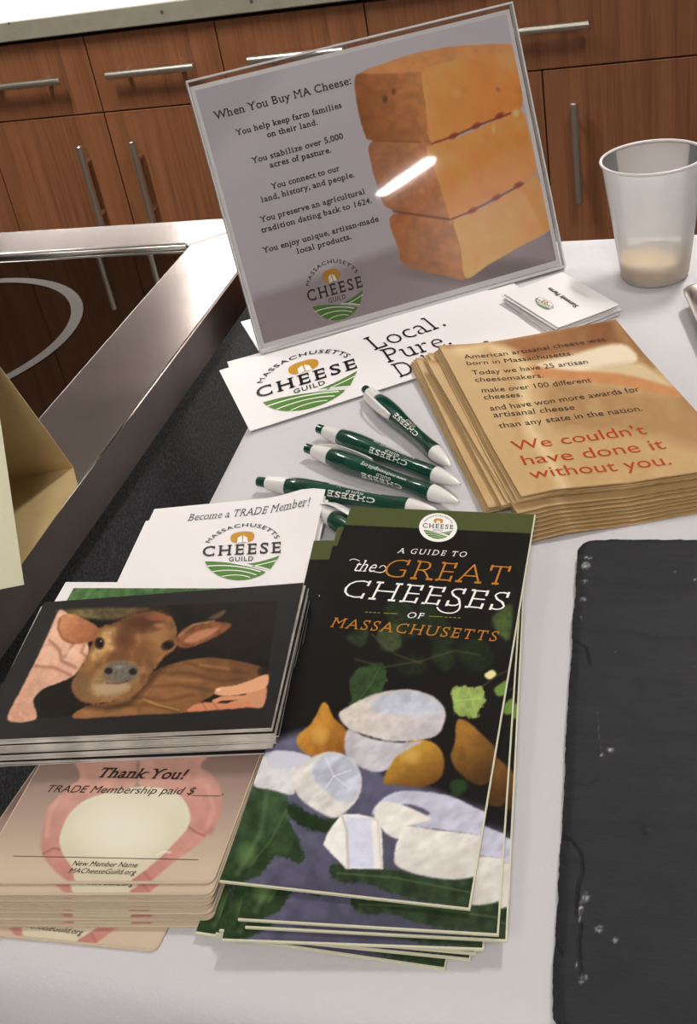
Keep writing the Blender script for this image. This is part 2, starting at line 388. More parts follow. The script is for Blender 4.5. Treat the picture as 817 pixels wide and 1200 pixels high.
def emblem_shapes(put, disc=False):
    if disc:
        t = np.linspace(0, 2*math.pi, 40, endpoint=False); put(np.stack([1.22*np.cos(t), .1+1.22*np.sin(t)], 1), [tuple(range(40))], 'white', -.00008)
    # arc of small capitals
    V, F, w = text2d('MASSACHUSETTS', .012, False, 0, .14); sc = 2.36/w; hh = .125
    ang = 1.18-V[:, 0]*sc; rr = .9+V[:, 1]*hh; put(np.stack([rr*np.sin(-ang), .14+rr*np.cos(ang)], 1), F, 'dark')
    # the big word
    V, F, w = text2d('CHEESE', .014, True, 0, .17); x = V[:, 0]/w*2-1; put(np.stack([x, V[:, 1]*.37+.0], 1), F, 'dark')
    V, F, w = text2d('GUILD', .012, False, 0, .14); put(np.stack([V[:, 0]/w*.62-.31, V[:, 1]*.15-.23], 1), F, 'dark')
    # round cheese with a wedge cut out
    t = np.linspace(0, 2*math.pi, 32, endpoint=False); q = np.stack([.3*np.sign(np.cos(t))*np.abs(np.cos(t))**.75, .64+.21*np.sign(np.sin(t))*np.abs(np.sin(t))**.75], 1)
    put(q, [tuple(range(32))], 'ochre')
    put([(-.13, .42), (-.12, .62), (-.02, .7), (0, .45)], [(0, 1, 2, 3)], 'white', .00004); put([(.02, .45), (0.02, .7), (.11, .62), (.15, .43)], [(0, 1, 2, 3)], 'white', .00004)
    # hills: area between an upper curve and the circle
    up = qbez((-.9, -.2), (-.3, -.2), (.62, -.62), 12); th = np.linspace(-.62, -2.72, 16)
    put(list(up)+[( .94*math.cos(a), .08+.96*math.sin(a)) for a in th[2:]], [tuple(range(len(up)+14))], 'green')
    put([(.95, -.1), (.72, -.56)]+[(.5, -.5), (.14, -.34)]+list(qbez((.14, -.34), (.5, -.3), (.95, -.1), 6)[1:-1]), [tuple(range(8))], 'green')
    for a, b_, c, w_ in (((-.86, -.38), (-.2, -.3), (.5, -.62), .035), ((-.7, -.58), (-.1, -.46), (.4, -.72), .03), ((-.45, -.76), (-.05, -.64), (.25, -.8), .025), ((.3, -.42), (.6, -.36), (.9, -.25), .028), ((.1, -.36), (.4, -.42), (.72, -.56), .04)):
        put(*strip(qbez(a, b_, c), w_), 'white', .00004)

def rect3(bl_px, br_px, z, w, h, zs=None):
    a = at(bl_px, z); b_ = at(br_px, z); d = (b_-a)[:2]; d /= np.linalg.norm(d); return rect_dir(b_, d, z, w, h)
def rect_dir(br, d, z, w, h):
    d3 = np.array([d[0], d[1], 0]); n = np.array([-d[1], d[0], 0]); br = np.array([br[0], br[1], z]); return [br-d3*w, br, br+n*h, br-d3*w+n*h]

ORD = 'first second third fourth fifth sixth seventh eighth ninth tenth eleventh twelfth thirteenth fourteenth fifteenth sixteenth seventeenth eighteenth nineteenth twentieth twenty-first twenty-second'.split()

# =================================================================== the room
def wood(name, c1, c2, c3):
    m = mat(name, c2, .42); nt, b = nodes(m)
    n = noise(nt, 26, 6, .62, stretch=(1, 1, .045)); n2 = noise(nt, 150, 3, .5, stretch=(1, 1, .03))
    mx = nt.nodes.new('ShaderNodeMix'); mx.data_type = 'FLOAT'; mx.inputs[0].default_value = .4
    nt.links.new(n.outputs[0], mx.inputs[2]); nt.links.new(n2.outputs[0], mx.inputs[3])
    nt.links.new(ramp(nt, mx.outputs[0], [(.32, c1), (.5, c2), (.68, c3)]).outputs[0], b.inputs['Base Color'])
    bump(nt, b, n2.outputs[0], .08, .001); return m
walnut = wood('walnut_veneer', (106, 64, 39), (134, 85, 54), (150, 99, 66))
gapm = mat('dark_carcass', (30, 18, 12), .8)
steel = mat('brushed_steel', (160, 150, 144), .2, 1.0)
nt, b = nodes(steel); b.inputs['Anisotropic'].default_value = 0.
bump(nt, b, noise(nt, 60, 4, stretch=(1, 40, 1)).outputs[0], .04, .0004)
nt.links.new(ramp(nt, noise(nt, 9, 5).outputs[0], [(.35, (140, 128, 122)), (.65, (166, 154, 148))]).outputs[0], b.inputs['Base Color'])
handle_m = mat('satin_steel_handle', (214, 208, 196), .34, 1.)
counter_m = mat('speckled_stone', (150, 144, 126), .45)
nt, b = nodes(counter_m); v = nt.nodes.new('ShaderNodeTexVoronoi'); v.inputs['Scale'].default_value = 26; v.inputs['Randomness'].default_value = 1
tc = nt.nodes.new('ShaderNodeTexCoord'); nt.links.new(tc.outputs['Object'], v.inputs['Vector'])
nt.links.new(ramp(nt, v.outputs['Distance'], [(.1, (84, 74, 66)), (.16, (146, 141, 124)), (1, (156, 151, 134))]).outputs[0], b.inputs['Base Color'])
wall_m = mat('white_wall_paint', (238, 236, 232), .7)
nt, b = nodes(wall_m); bump(nt, b, noise(nt, 160, 3).outputs[0], .05, .0005)
ceil_m = mat('white_ceiling_paint', (226, 224, 220), .8)
nt, b = nodes(ceil_m); bump(nt, b, noise(nt, 90, 3).outputs[0], .05, .001)
floor_m = mat('dark_floor', (58, 48, 44), .5)
nt, b = nodes(floor_m); nt.links.new(ramp(nt, noise(nt, 6, 4).outputs[0], [(.3, (44, 36, 32)), (.7, (70, 58, 52))]).outputs[0], b.inputs['Base Color'])
dark_m = mat('dark_soffit_paint', (26, 22, 22), .8)
nt, b = nodes(dark_m); bump(nt, b, noise(nt, 90, 3).outputs[0], .05, .001)

base0 = np.array([0., 3.2, 0.])                          # cabinet fronts run through here along ux
def cab(u, d, z): return base0+ux*u+uy*d+np.array([0, 0, z])
ROOM = (0, 3.2)
def room_box(name, x0, x1, y0, y1, z0, z1, m, **k):
    """a box in the room's frame: x along the cabinets, y into the wall, origin on the cabinet fronts"""
    mb = MB(); mb.box(x0, x1, y0, y1, z0, z1, **k); return mb.build(name, m, None, base0, AX)
structure(room_box('floor', -4, 5.5, -8, .62, FLOOR-.1, FLOOR, floor_m))
structure(room_box('ceiling', -4, 5.5, -8, .62, CEIL, CEIL+.1, ceil_m))
structure(room_box('wall_back', -4, 5.5, .62, .72, FLOOR-.1, CEIL+.1, wall_m))
structure(room_box('wall_left', -4.1, -4, -8, .72, FLOOR-.1, CEIL+.1, wall_m))
structure(room_box('wall_right', 5.5, 5.6, -8, .72, FLOOR-.1, CEIL+.1, wall_m))
structure(room_box('wall_front', -4.1, 5.6, -8.1, -8, FLOOR-.1, CEIL+.1, wall_m))

# ---- counter and base cabinets
co = room_box('countertop', -2.9, 2.45, -.025, .615, -.122, -.071, counter_m, bev=.003)
tag(co, 'speckled grey stone worktop running over the wooden base cabinets', 'countertop')
def bar_handle(parent, a, b_, out, name='handle'):
    """round bar between a and b (local to the cabinet), on two posts"""
    a = np.array(a, float); b_ = np.array(b_, float); d = b_-a; mb = MB(); r = .0103
    off = np.array([0, -out, 0]); mb.tube(a+off, b_+off, r, 14)
    for t in (.2, .8): mb.tube(a+d*t, a+d*t+off, r*.7, 10)
    return mb.build(name, handle_m, parent, smooth=True, angle=40)
def cabinet(u0, u1, doors, drawer, label, dh=None, handles=(), split=None):
    t = empty('base_cabinet', cab(u0, 0, FLOOR), AX, label, 'cabinet', 'base cabinets under the stone worktop'); w = u1-u0; Z = -FLOOR
    mb = MB(); mb.box(0, w, .02, .6, .1, Z-.124); mb.box(0, w, .07, .6, .002, .1); mb.build('body', gapm, t)
    g = .002
    mb = MB(); mb.box(g, w-g, 0, .02, Z-.337+g, Z-.135, bev=.0012); d = mb.build('drawer_front', walnut, t)
    bar_handle(d, dh[0]+np.array([-u0, 0, Z]), dh[1]+np.array([-u0, 0, Z]), .034)
    for (a, b_, hx) in doors:
        mb = MB(); mb.box(a-u0+g, b_-u0-g, 0, .02, .12, Z-.337-g, bev=.0012); d = mb.build('door', walnut, t)
        if hx is not None: bar_handle(d, (hx-u0, 0, Z-.412), (hx-u0, 0, Z-.665), .034)
    return t
fr0, frn = cab(0, -.034, 0), uy
def cuz(px): P = at_plane(px, fr0, frn)-base0; return float(P@ux), float(P[2])
def hd(p, q): 
    (u, z), (u2, z2) = cuz(p), cuz(q); return np.array([u, 0, (z+z2)/2]), np.array([u2, 0, (z+z2)/2])
h2 = hd((124, 89), (228, 78)); hw = h2[1][0]-h2[0][0]; h1 = hd((0, 104), (71, 97)); h1 = (h1[1]-np.array([hw, 0, 0]), h1[1]); h3 = hd((290, 70), (395, 60)); h3 = (h3[0], h3[0]+np.array([hw, 0, 0]))
zz = h2[0][2]
for h_ in (h1, h2, h3): h_[0][2] = zz; h_[1][2] = zz
ha = cuz((91, 167))[0]; hb = cuz((153.5, 163.5))[0]; hc = cuz((672, 112))[0]
cabinet(-1.26, -.873, [(-1.26, -.873, -1.19)], 1, 'walnut base cabinet at the far left edge of the worktop run', (np.array([-1.13, 0, zz]), np.array([-1.13+hw, 0, zz])))
cabinet(-.873, -.487, [(-.873, -.487, ha)], 1, 'walnut base cabinet with a drawer bar and tall door bar, left end', h1)
cabinet(-.487, -.104, [(-.487, -.104, hb)], 1, 'walnut base cabinet second from left, directly left of the framed sign', h2)
cabinet(-.104, .301, [(-.104, .301, .23)], 1, 'walnut base cabinet mostly hidden behind the top edge of the sign', h3)
cabinet(.301, 1.153, [(.301, .727, .727-.075), (.727, 1.153, hc)], 1, 'wide walnut base cabinet behind the plastic cup on the right', (np.array([.72-hw/2, 0, zz]), np.array([.72+hw/2, 0, zz])))
cabinet(1.153, 1.58, [(1.153, 1.58, 1.51)], 1, 'walnut base cabinet beyond the right edge of the worktop run', (np.array([1.25, 0, zz]), np.array([1.25+hw, 0, zz])))

for k_c, (u0_, lb_) in enumerate(((-1.66, 'walnut base cabinet one place left of the picture edge'), (-2.06, 'walnut base cabinet two places left of the picture edge'), (-2.46, 'walnut base cabinet three places left of the picture edge'), (-2.86, 'walnut base cabinet four places left of the picture edge'),
                 (1.58, 'walnut base cabinet first beyond the right picture edge'), (2.0, 'walnut base cabinet second beyond the right picture edge'))):
    cabinet(u0_, u0_+.4, [(u0_, u0_+.4, u0_+.06)], 1, lb_, (np.array([u0_+.2-hw/2, 0, zz]), np.array([u0_+.2+hw/2, 0, zz])))

# ---- wall cabinets (seen mirrored in the black glass)
def wall_cabinet(u0, u1, hx, label):
    t = empty('wall_cabinet', cab(u0, .28, .5), AX, label, 'cabinet', 'wall cabinets reflected in the cooktop glass'); w = u1-u0
    mb = MB(); mb.box(0, w, .02, .34, 0, 1.0); mb.build('body', gapm, t)
    mb = MB(); mb.box(.002, w-.002, 0, .02, 0, 1.0, bev=.0012); d = mb.build('door', walnut, t)
    bar_handle(d, (hx-u0, 0, .28), (hx-u0, 0, .535), .034)
for u0, u1, hx, lb in ((-2.3, -1.91, -2.2, 'wall cabinet furthest left, reflected at the edge of the glass'), (-1.91, -1.50, -1.84, 'wall cabinet reflected inside the burner ring'), (-1.50, -1.09, -1.43, 'wall cabinet whose door gap is reflected left of the bar handles'),
                   (-1.09, -.68, -.785, 'wall cabinet whose long bar handle is reflected near the frame corner'), (-.68, -.455, -.60, 'narrow wall cabinet with handle reflected closest to the frame corner')):
    wall_cabinet(u0, u1, hx, lb)
structure(room_box('trim_1', -2.3, -.455, .27, .62, 1.505, CEIL, dark_m))
# unseen strip lights added to whiten the worktop and the wall behind it
for u in (-1.7, -.9, 1.4, 3.0): area('under_cabinet_lamp_light', cab(u, .40, .48), .7, .05, 45)
area('wall_lamp_light', cab(-.385, .25, 1.2), .10, .85, 9).rotation_euler = (R(-90), 0, AX)  # unseen light added to throw the bright streak on the steel frame

# ---- ceiling lamps' housings
lamp_m = mat('lamp_housing', (230, 230, 228), .5)
nt, b = nodes(lamp_m); bump(nt, b, noise(nt, 90, 3).outputs[0], .03, .001)
for o in [o for o in bpy.data.objects if o.name.startswith('ceiling_lamp_light')]:
    mb = MB(); l = o.data; mb.box(-l.size/2-.02, l.size/2+.02, -l.size_y/2-.02, l.size_y/2+.02, CEIL-.028, CEIL-.001)
    h_ = mb.build('ceiling_lamp', lamp_m, None, (o.location.x, o.location.y, 0), AX); tag(h_, {'': 'short white ceiling lamp above the cup and worktop', '.001': 'long narrow white ceiling lamp above the cooktop', '.002': 'slim white ceiling lamp mirrored as a streak in the sign', '.003': 'wide white ceiling lamp right behind the viewer', '.004': 'wide white ceiling lamp behind the viewer to the left'}[o.name[18:]], 'lamp', 'linear ceiling lamps')

# =================================================================== cooktop island
zc = 0.
a0 = at((92, 567), zc); a1 = at((277, 321), zc); e_r = (a1-a0)/np.linalg.norm(a1-a0); e_f = ux
far = at((130, 264.1), zc)
def isect(p, d, q, e):
    A = np.array([[d[0], -e[0]], [d[1], -e[1]]]); t = np.linalg.solve(A, (q-p)[:2]); return p+d*t[0]
FR = isect(a0, e_r, far, e_f); GI = at((222, 287), zc)
isl = empty('cooktop_unit', (FR[0], FR[1], zc), AX, 'stainless steel framed black glass cooktop on a dark speckled cabinet', 'cooktop')
def to_isl(P): v = P-FR; return np.array([v@ux, v@uy])
gi = to_isl(GI)                                         # inner corner of the frame in local axes
ee = to_isl(FR-e_r*1.0); sk = ee[0]/ee[1]*-1            # the right edge is not quite square to the back edge
Lx, Ly = -1.0, -1.05
def xr(y): return y*(ee[0]/ee[1])
mb = MB()
t_ = .04
iu = to_isl(at((45, 490), zc)); 
def xi(y): return gi[0]+(y-gi[1])*(iu[0]-gi[0])/(iu[1]-gi[1])
def slab(pts, z0, z1, mi=0): mb.prism(pts, z0, z1, mi)
yb = Ly+.10
slab([(Lx, gi[1]), (xi(gi[1]), gi[1]), (0, 0), (Lx, 0)], -t_, 0)
slab([(xi(yb), yb), (xr(Ly), Ly), (0, 0), (gi[0], gi[1])], -t_, 0)
slab([(Lx, Ly), (xr(Ly), Ly), (xi(yb), yb), (Lx, yb)], -t_, 0)
slab([(Lx, yb), (Lx+.08, yb), (Lx+.08, gi[1]), (Lx, gi[1])], -t_, 0)
fr = mb.build('steel_frame', steel, isl)
bv = fr.modifiers.new('edge', 'BEVEL'); bv.width = .0015; bv.segments = 2; bv.limit_method = 'ANGLE'
glass_m = mat('black_cooktop_glass', (6, 4, 4), .015); nt, b = nodes(glass_m); b.inputs['IOR'].default_value = 3.6
nt.links.new(ramp(nt, noise(nt, 40, 3).outputs[0], [(.4, (5, 3, 3)), (.6, (9, 6, 5))]).outputs[0], b.inputs['Base Color'])
mb = MB(); gx0 = Lx+.08
mb.prism([(gx0, yb), (xi(yb), yb), (gi[0], gi[1]), (gx0, gi[1])], -.012, -.002); mb.build('glass_top', glass_m, isl)
rim_m = mat('steel_rim', (190, 186, 178), .22, 1.)
mb = MB(); mb.tube((gx0, gi[1]-.002, 0.0), (gi[0]-.002, gi[1]-.002, 0.0), .0035, 10); mb.build('rim', rim_m, isl, smooth=True)
# burner ring from five traced points
rp = [(0, 327), (45, 329), (85, 350), (85, 378), (50, 418), (12, 436)]
rl = np.array([to_isl(at(p, zc)) for p in rp]); A = np.c_[2*rl, np.ones(len(rl))]; sol = np.linalg.lstsq(A, (rl**2).sum(1), rcond=None)[0]; rc = sol[:2]; rr = math.sqrt(sol[2]+rc@rc)
ring_m = mat('grey_burner_ring', (70, 62, 58), .6, Specular_IOR_Level=.15)
mb = MB(); n = 72; V = []
for i in range(n):
    a = 2*math.pi*i/n
    for q, z in ((rr-.006, -.0014), (rr+.006, -.0014)): V.append((rc[0]+q*math.cos(a), rc[1]+q*math.sin(a), z))
mb.add(V, [(2*i, 2*i+1, (2*i+3) % (2*n), (2*i+2) % (2*n)) for i in range(n)])
mb.build('burner_ring', ring_m, isl)
lam = mat('charcoal_laminate', (62, 62, 64), .6)
nt, b = nodes(lam); nt.links.new(ramp(nt, noise(nt, 420, 4, .7).outputs[0], [(.35, (34, 34, 36)), (.5, (66, 66, 68)), (.68, (104, 104, 106))]).outputs[0], b.inputs['Base Color'])
mb = MB(); mb.prism([(Lx+.02, Ly+.04), (xr(Ly)-.012, Ly+.04), (-.012, -.012), (Lx+.02, -.012)], FLOOR+.1, -t_); mb.build('side_panels', lam, isl)
mb = MB(); mb.prism([(Lx+.06, Ly+.10), (xr(Ly)-.06, Ly+.10), (-.06, -.06), (Lx+.06, -.06)], FLOOR+.001, FLOOR+.1); mb.build('plinth', gapm, isl)

# =================================================================== the demonstration table under its white cloth
bc = isect(at((284, 496)), at((284, 496))-at((74, 900)), at((680, 275)), ux)      # back left corner
el = at((74, 900))-bc; el /= np.linalg.norm(el)                                  # along the left edge, towards us
front = at((0, 1140)); fcorner = isect(bc, el, front, ux)
LEN = np.linalg.norm(fcorner-bc); WID = 1.45
cloth_m = mat('white_table_cloth', (202, 199, 202), .85)
nt, b = nodes(cloth_m)
n1 = noise(nt, 9, 5, .6); n2 = noise(nt, 700, 2, .5)
mm = nt.nodes.new('ShaderNodeMath'); mm.operation = 'MULTIPLY_ADD'; mm.inputs[1].default_value = .06
nt.links.new(n2.outputs[0], mm.inputs[0]); nt.links.new(n1.outputs[0], mm.inputs[2]); bump(nt, b, mm.outputs[0], .35, .006)
b.inputs['Sheen Weight'].default_value = .15
tb = empty('folding_table', (bc[0], bc[1], FLOOR), AX, 'long demonstration table hidden under the white cloth', 'table')
ell = np.array([el@ux, el@uy]); zt = -FLOOR
mb = MB(); m_ = .012
def tl(s, t): return (s*WID+ell[0]*LEN*t, ell[1]*LEN*t)
pts = [tl(0, 1), tl(1, 1), tl(1, 0), tl(0, 0)]
ctr = np.mean(pts, 0); ins = [tuple(np.array(p)+(ctr-np.array(p))*np.array([.02, .03])) for p in pts]
tt = mat('table_board', (150, 120, 90), .6); nt, b = nodes(tt); nt.links.new(ramp(nt, noise(nt, 20, 4).outputs[0], [(.3, (130, 100, 74)), (.7, (168, 138, 106))]).outputs[0], b.inputs['Base Color'])
mb.prism(ins, zt-.035, zt-.004); mb.build('tabletop', tt, tb)
for s, t in ((.05, .08), (.95, .08), (.05, .92), (.95, .92)):
    x, y = tl(s, t); mb = MB(); mb.tube((x, y, .002), (x, y, zt-.035), .015, 12); mb.build('leg', handle_m, tb, smooth=True)
# cloth: top + rounded drop on all sides
cl = []
N1, N2 = 90, 60; drop = [0, .0, .004, .012, .024, .06, .12, .22, .36]; outw = [-.03, -.014, -.004, .002, .006, .009, .012, .016, .02]
us = [-(outw[k])/WID for k in range(8, -1, -1)]; 
def axis(L, n): 
    k = len(outw); a = [(-outw[i], drop[i]) for i in range(k-1, -1, -1)]; b_ = [(L+outw[i], drop[i]) for i in range(k)]
    mid = [(x, 0) for x in np.linspace(a[-1][0], b_[0][0], n)[1:-1]]; return a+mid+b_
ax1 = axis(WID, N1); ax2 = axis(LEN, N2); P = []
for (t, dt) in ax2:
    for (s, ds) in ax1:
        x = s+ell[0]*t; y = ell[1]*t; dz = max(dt, ds)
        wav = 0.
        if dt > .02 and dt >= ds: f = .012*math.sin(s*26+math.sin(s*9)*1.5)*min(1, dt/.2); x += ell[0]*f*(1 if t > 0 else -1); y += ell[1]*f*(1 if t > 0 else -1)
        elif ds > .02: x += .007*math.sin(t*30)*min(1, ds/.2)*(1 if s > 0 else -1)
        P.append((x, y, -dz))
P = np.array(P)
nzv = fbm(P[:, :2]*11, 5)*.0009; P[:, 2] += np.where(P[:, 2] > -.001, -abs(nzv), 0)
me = grid_mesh('table_cloth', P, len(ax1), len(ax2)); cloth = link('table_cloth', me, cloth_m, None, (bc[0], bc[1], -.0002), AX)
if np.mean([p.normal.z for p in me.polygons]) < 0: me.flip_normals()
tag(cloth, 'white crepe cloth covering the table under all the leaflets', 'tablecloth')

# =================================================================== the sign in its acrylic holder
SX, SY, STH, STT = -.0474, .9103, .1973, .3215
su = np.array([math.cos(STH), math.sin(STH), 0]); sn_ = np.array([-math.sin(STH), math.cos(STH), 0]); sv = math.cos(STT)*np.array([0, 0, 1.])+math.sin(STT)*sn_; snn = np.cross(su, sv)  # towards us
so = np.array([SX, SY, .004]); sw, sh = .2835, .222
sign = empty('sign_holder', tuple(so+np.array([0, 0, -.0035])), STH, 'clear acrylic stand holding the white sheet with three stacked orange cheeses', 'sign')
loc_u = np.array([1., 0, 0]); loc_v = np.array([0, math.sin(STT), math.cos(STT)]); loc_n = np.cross(loc_u, loc_v)
OFF = np.array([0, 0, .0035])
def SP(x, y, n=0.): return OFF+loc_u*x+loc_v*y+loc_n*n
acr = bpy.data.materials.new('clear_acrylic'); acr.use_nodes = True; nt = acr.node_tree; nt.nodes.clear()
o_ = nt.nodes.new('ShaderNodeOutputMaterial'); mx = nt.nodes.new('ShaderNodeMixShader'); tr = nt.nodes.new('ShaderNodeBsdfTransparent'); gl = nt.nodes.new('ShaderNodeBsdfGlossy'); fz = nt.nodes.new('ShaderNodeFresnel')
fz.inputs[0].default_value = 1.5; gl.inputs['Roughness'].default_value = .06; tr.inputs[0].default_value = (1, 1, 1, 1)
nz = noise(nt, 5, 2); r_ = nt.nodes.new('ShaderNodeMapRange'); r_.inputs[3].default_value = .02; r_.inputs[4].default_value = .05; nt.links.new(nz.outputs[0], r_.inputs[0]); nt.links.new(r_.outputs[0], gl.inputs['Roughness'])
nt.links.new(fz.outputs[0], mx.inputs[0]); nt.links.new(tr.outputs[0], mx.inputs[1]); nt.links.new(gl.outputs[0], mx.inputs[2]); nt.links.new(mx.outputs[0], o_.inputs[0])
acr_edge = mat('acrylic_edge', (232, 230, 230), .25, Transmission_Weight=.3)
nt, b = nodes(acr_edge); bump(nt, b, noise(nt, 60, 3).outputs[0], .05, .0005)
def pane(name, n0, n1, m, x0=0, x1=sw, y0=0, y1=sh):
    mb = MB(); V = [SP(x, y, n) for n in (n0, n1) for x, y in ((x0, y0), (x1, y0), (x1, y1), (x0, y1))]
    mb.add(V, [(3, 2, 1, 0), (4, 5, 6, 7), (0, 1, 5, 4), (1, 2, 6, 5), (2, 3, 7, 6), (3, 0, 4, 7)]); return mb.build(name, m, sign)
pane('front_pane', .0006, .0024, acr)
pane('back_pane', -.0034, -.0016, acr)
for nm, a in (('edge_strip', (0, .0012, 0, sh)), ('edge_strip', (sw-.0012, sw, 0, sh)), ('edge_strip', (0, sw, -.0022, 0)), ('edge_strip', (0, sw, sh-.0008, sh+.0008))):
    pane(nm, -.0036, .0026, acr_edge, *a)
mb = MB(); mb.box(0, sw, .0, .075, .0, .0022); mb.build('base_plate', acr_edge, sign)
px0, px1, py0, py1 = .0018, sw-.0033, .0012, sh-.0042     # the inserted sheet
pane('insert_sheet', -.0014, -.0003, paper, px0, px1, py0, py1)
sc_ = [so+su*x+sv*y for x, y in ((px0, py0), (px1, py0), (px1, py1), (px0, py1))]
SH = homog(project(np.array(sc_)), [(px0, py0), (px1, py0), (px1, py1), (px0, py1)]); SHi = np.linalg.inv(SH)
def sign_paint(P):
    P.crop(3.026, 400, 0); X = P.X
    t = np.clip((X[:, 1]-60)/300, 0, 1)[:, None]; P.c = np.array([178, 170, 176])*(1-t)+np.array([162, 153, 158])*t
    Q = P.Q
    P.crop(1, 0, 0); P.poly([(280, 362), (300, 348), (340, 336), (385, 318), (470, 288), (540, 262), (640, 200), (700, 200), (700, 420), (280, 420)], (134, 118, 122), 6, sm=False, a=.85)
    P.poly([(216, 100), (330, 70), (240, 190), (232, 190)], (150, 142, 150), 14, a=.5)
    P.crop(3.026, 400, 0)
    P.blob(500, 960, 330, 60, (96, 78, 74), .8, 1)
    A, B, D = (190, 124, 70), (222, 148, 76), (206, 138, 82)
    P.poly([(182, 760), (400, 782), (425, 870), (442, 985), (370, 978), (230, 942), (203, 880)], A, 2, tex=.14, ts=26, col2=(160, 92, 48), grad=((420, 800), (210, 940)))
    P.poly([(400, 786), (455, 758), (560, 705), (682, 625), (702, 640), (728, 720), (748, 805), (620, 882), (520, 940), (442, 986), (425, 880)], B, 2, tex=.09, ts=40, col2=(232, 158, 84), grad=((640, 660), (460, 960)))
    P.poly([(103, 506), (200, 500), (300, 505), (325, 540), (345, 640), (386, 776), (280, 762), (190, 748), (150, 722), (128, 660), (108, 590)], (190, 122, 72), 2, tex=.14, ts=26, col2=(160, 98, 62), grad=((330, 560), (120, 660)))
    P.poly([(305, 520), (400, 492), (520, 440), (600, 402), (640, 392), (662, 450), (690, 582), (680, 622), (560, 690), (402, 776), (386, 776), (345, 640)], (226, 148, 70), 2, tex=.09, ts=40, col2=(216, 136, 62), grad=((400, 500), (600, 640)))
    P.poly([(48, 282), (76, 258), (180, 252), (285, 250), (296, 330), (326, 508), (280, 502), (110, 497), (82, 470), (58, 380)], A, 2, tex=.14, ts=26, col2=(150, 84, 42), grad=((290, 300), (60, 400)))
    P.poly([(285, 250), (310, 236), (450, 205), (600, 176), (625, 190), (634, 260), (642, 372), (600, 402), (480, 447), (326, 508), (300, 380)], B, 2, tex=.08, ts=40, col2=(210, 128, 52), grad=((330, 260), (600, 400)))
    P.poly([(76, 260), (160, 222), (260, 190), (400, 164), (590, 156), (612, 176), (560, 190), (440, 208), (300, 240), (285, 254)], (206, 138, 78), 2, tex=.1, ts=30)
    for s_ in ([(326, 508), (400, 482), (480, 447), (600, 402)], [(392, 777), (460, 750), (550, 702), (645, 652)]): P.line(s_, 6, (126, 50, 30), 5)
    for x, y in ((398, 482), (480, 446), (562, 410), (466, 746), (550, 700), (628, 656)): P.blob(x, y, 22, 12, (140, 44, 28), .9, .7, -.5)
    P.line([(280, 504), (110, 499)], 3, (120, 66, 40), 5); P.line([(386, 778), (186, 750)], 6, (104, 56, 40), 6); P.line([(290, 258), (298, 330), (325, 500)], 3, (232, 168, 96), 5, .6)
    P.line([(404, 790), (425, 870), (442, 980)], 3, (232, 170, 104), 5, .6)
    P.blob(155, 352, 11, 16, (84, 66, 54), .9, .6); P.blob(186, 325, 9, 14, (110, 70, 40), .9, .6); P.blob(410, 330, 18, 22, (222, 160, 92), .7, .8); P.blob(556, 318, 12, 6, (140, 90, 40), .8, .6, .7)
    P.blob(620, 400, 14, 18, (236, 190, 140), .7, .8); P.blob(330, 935, 26, 9, (140, 84, 50), .8, .8, .4); P.blob(540, 455, 10, 26, (236, 180, 110), .6, .8)
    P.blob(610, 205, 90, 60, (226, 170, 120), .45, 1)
gu, gv = np.meshgrid(np.linspace(px0+.0035, px1-.0035, 330), np.linspace(py0+.0045, py1-.0035, 260))
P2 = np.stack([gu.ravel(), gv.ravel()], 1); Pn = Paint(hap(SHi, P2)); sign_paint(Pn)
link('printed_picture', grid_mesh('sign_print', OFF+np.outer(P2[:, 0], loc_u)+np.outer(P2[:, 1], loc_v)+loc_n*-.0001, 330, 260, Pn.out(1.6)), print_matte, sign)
def sign_text(lines):
    mb = MB()
    for st, p0, p1, cap, k in lines:
        V, F, w = text2d(st, k.get('off', .022), True, 0, k.get('track', .03)); a, b_ = hap(SH, [p0, p1]); d = b_-a; L = np.linalg.norm(d); ex = d/L; ey = np.array([-ex[1], ex[0]])
        q = a+V[:, :1]/w*L*ex+V[:, 1:]*cap*ey; mb.add([SP(x, y, .0001) for x, y in q], F)
    mb.build('lettering', INK['brown'], sign)
c8 = lambda x, y: (210+x/3.268, 60+y/3.268)
c1 = lambda x, y: (x/1.945, y/1.945)
sign_text([('When You Buy MA Cheese:', c8(140, 262), c8(662, 125), .0062, dict(off=.012)),
  ('You help keep farm families', c8(222, 323), c8(624, 216), .0046, {}), ('on their land.', c8(338, 331), c8(533, 281), .0046, {}),
  ('You stabilize over 5,000', c8(283, 430), c8(630, 334), .0046, {}), ('acres of pasture.', c8(349, 447), c8(584, 387), .0046, {}),
  ('You connect to our', c8(357, 529), c8(617, 457), .0046, {}), ('land, history, and people.', c8(316, 580), c8(674, 481), .0046, {}),
  ('You preserve an agricultural', c1(596, 507), c1(834, 441), .0046, {}), ('tradition dating back to 1624.', c1(597, 531), c1(849, 462), .0046, {}),
  ('You enjoy unique, artisan-made', c1(602, 577), c1(864, 504), .0046, {}), ('local products.', c1(678, 579), c1(802, 544), .0046, {})])
c77 = lambda x, y: (340+x/8.17, 300+y/8.17)
a = hap(SH, [c77(440, 365)])[0]; du = hap(SH, [c77(705, 292)])[0]-a; dv = np.array([-du[1], du[0]])
mbs = MB()
def put(V, F, m, dh=0.):
    V = np.asarray(V, float); q = a+V[:, :1]*du+V[:, 1:]*dv; mbs.add([SP(x, y, .0001+dh*.5) for x, y in q], F, {'dark': 0, 'ochre': 1, 'green': 2, 'white': 3}[m])
emblem_shapes(put); mbs.build('emblem', [INK['brown'], INK['ochre'], INK['green'], INK['pale']], sign)

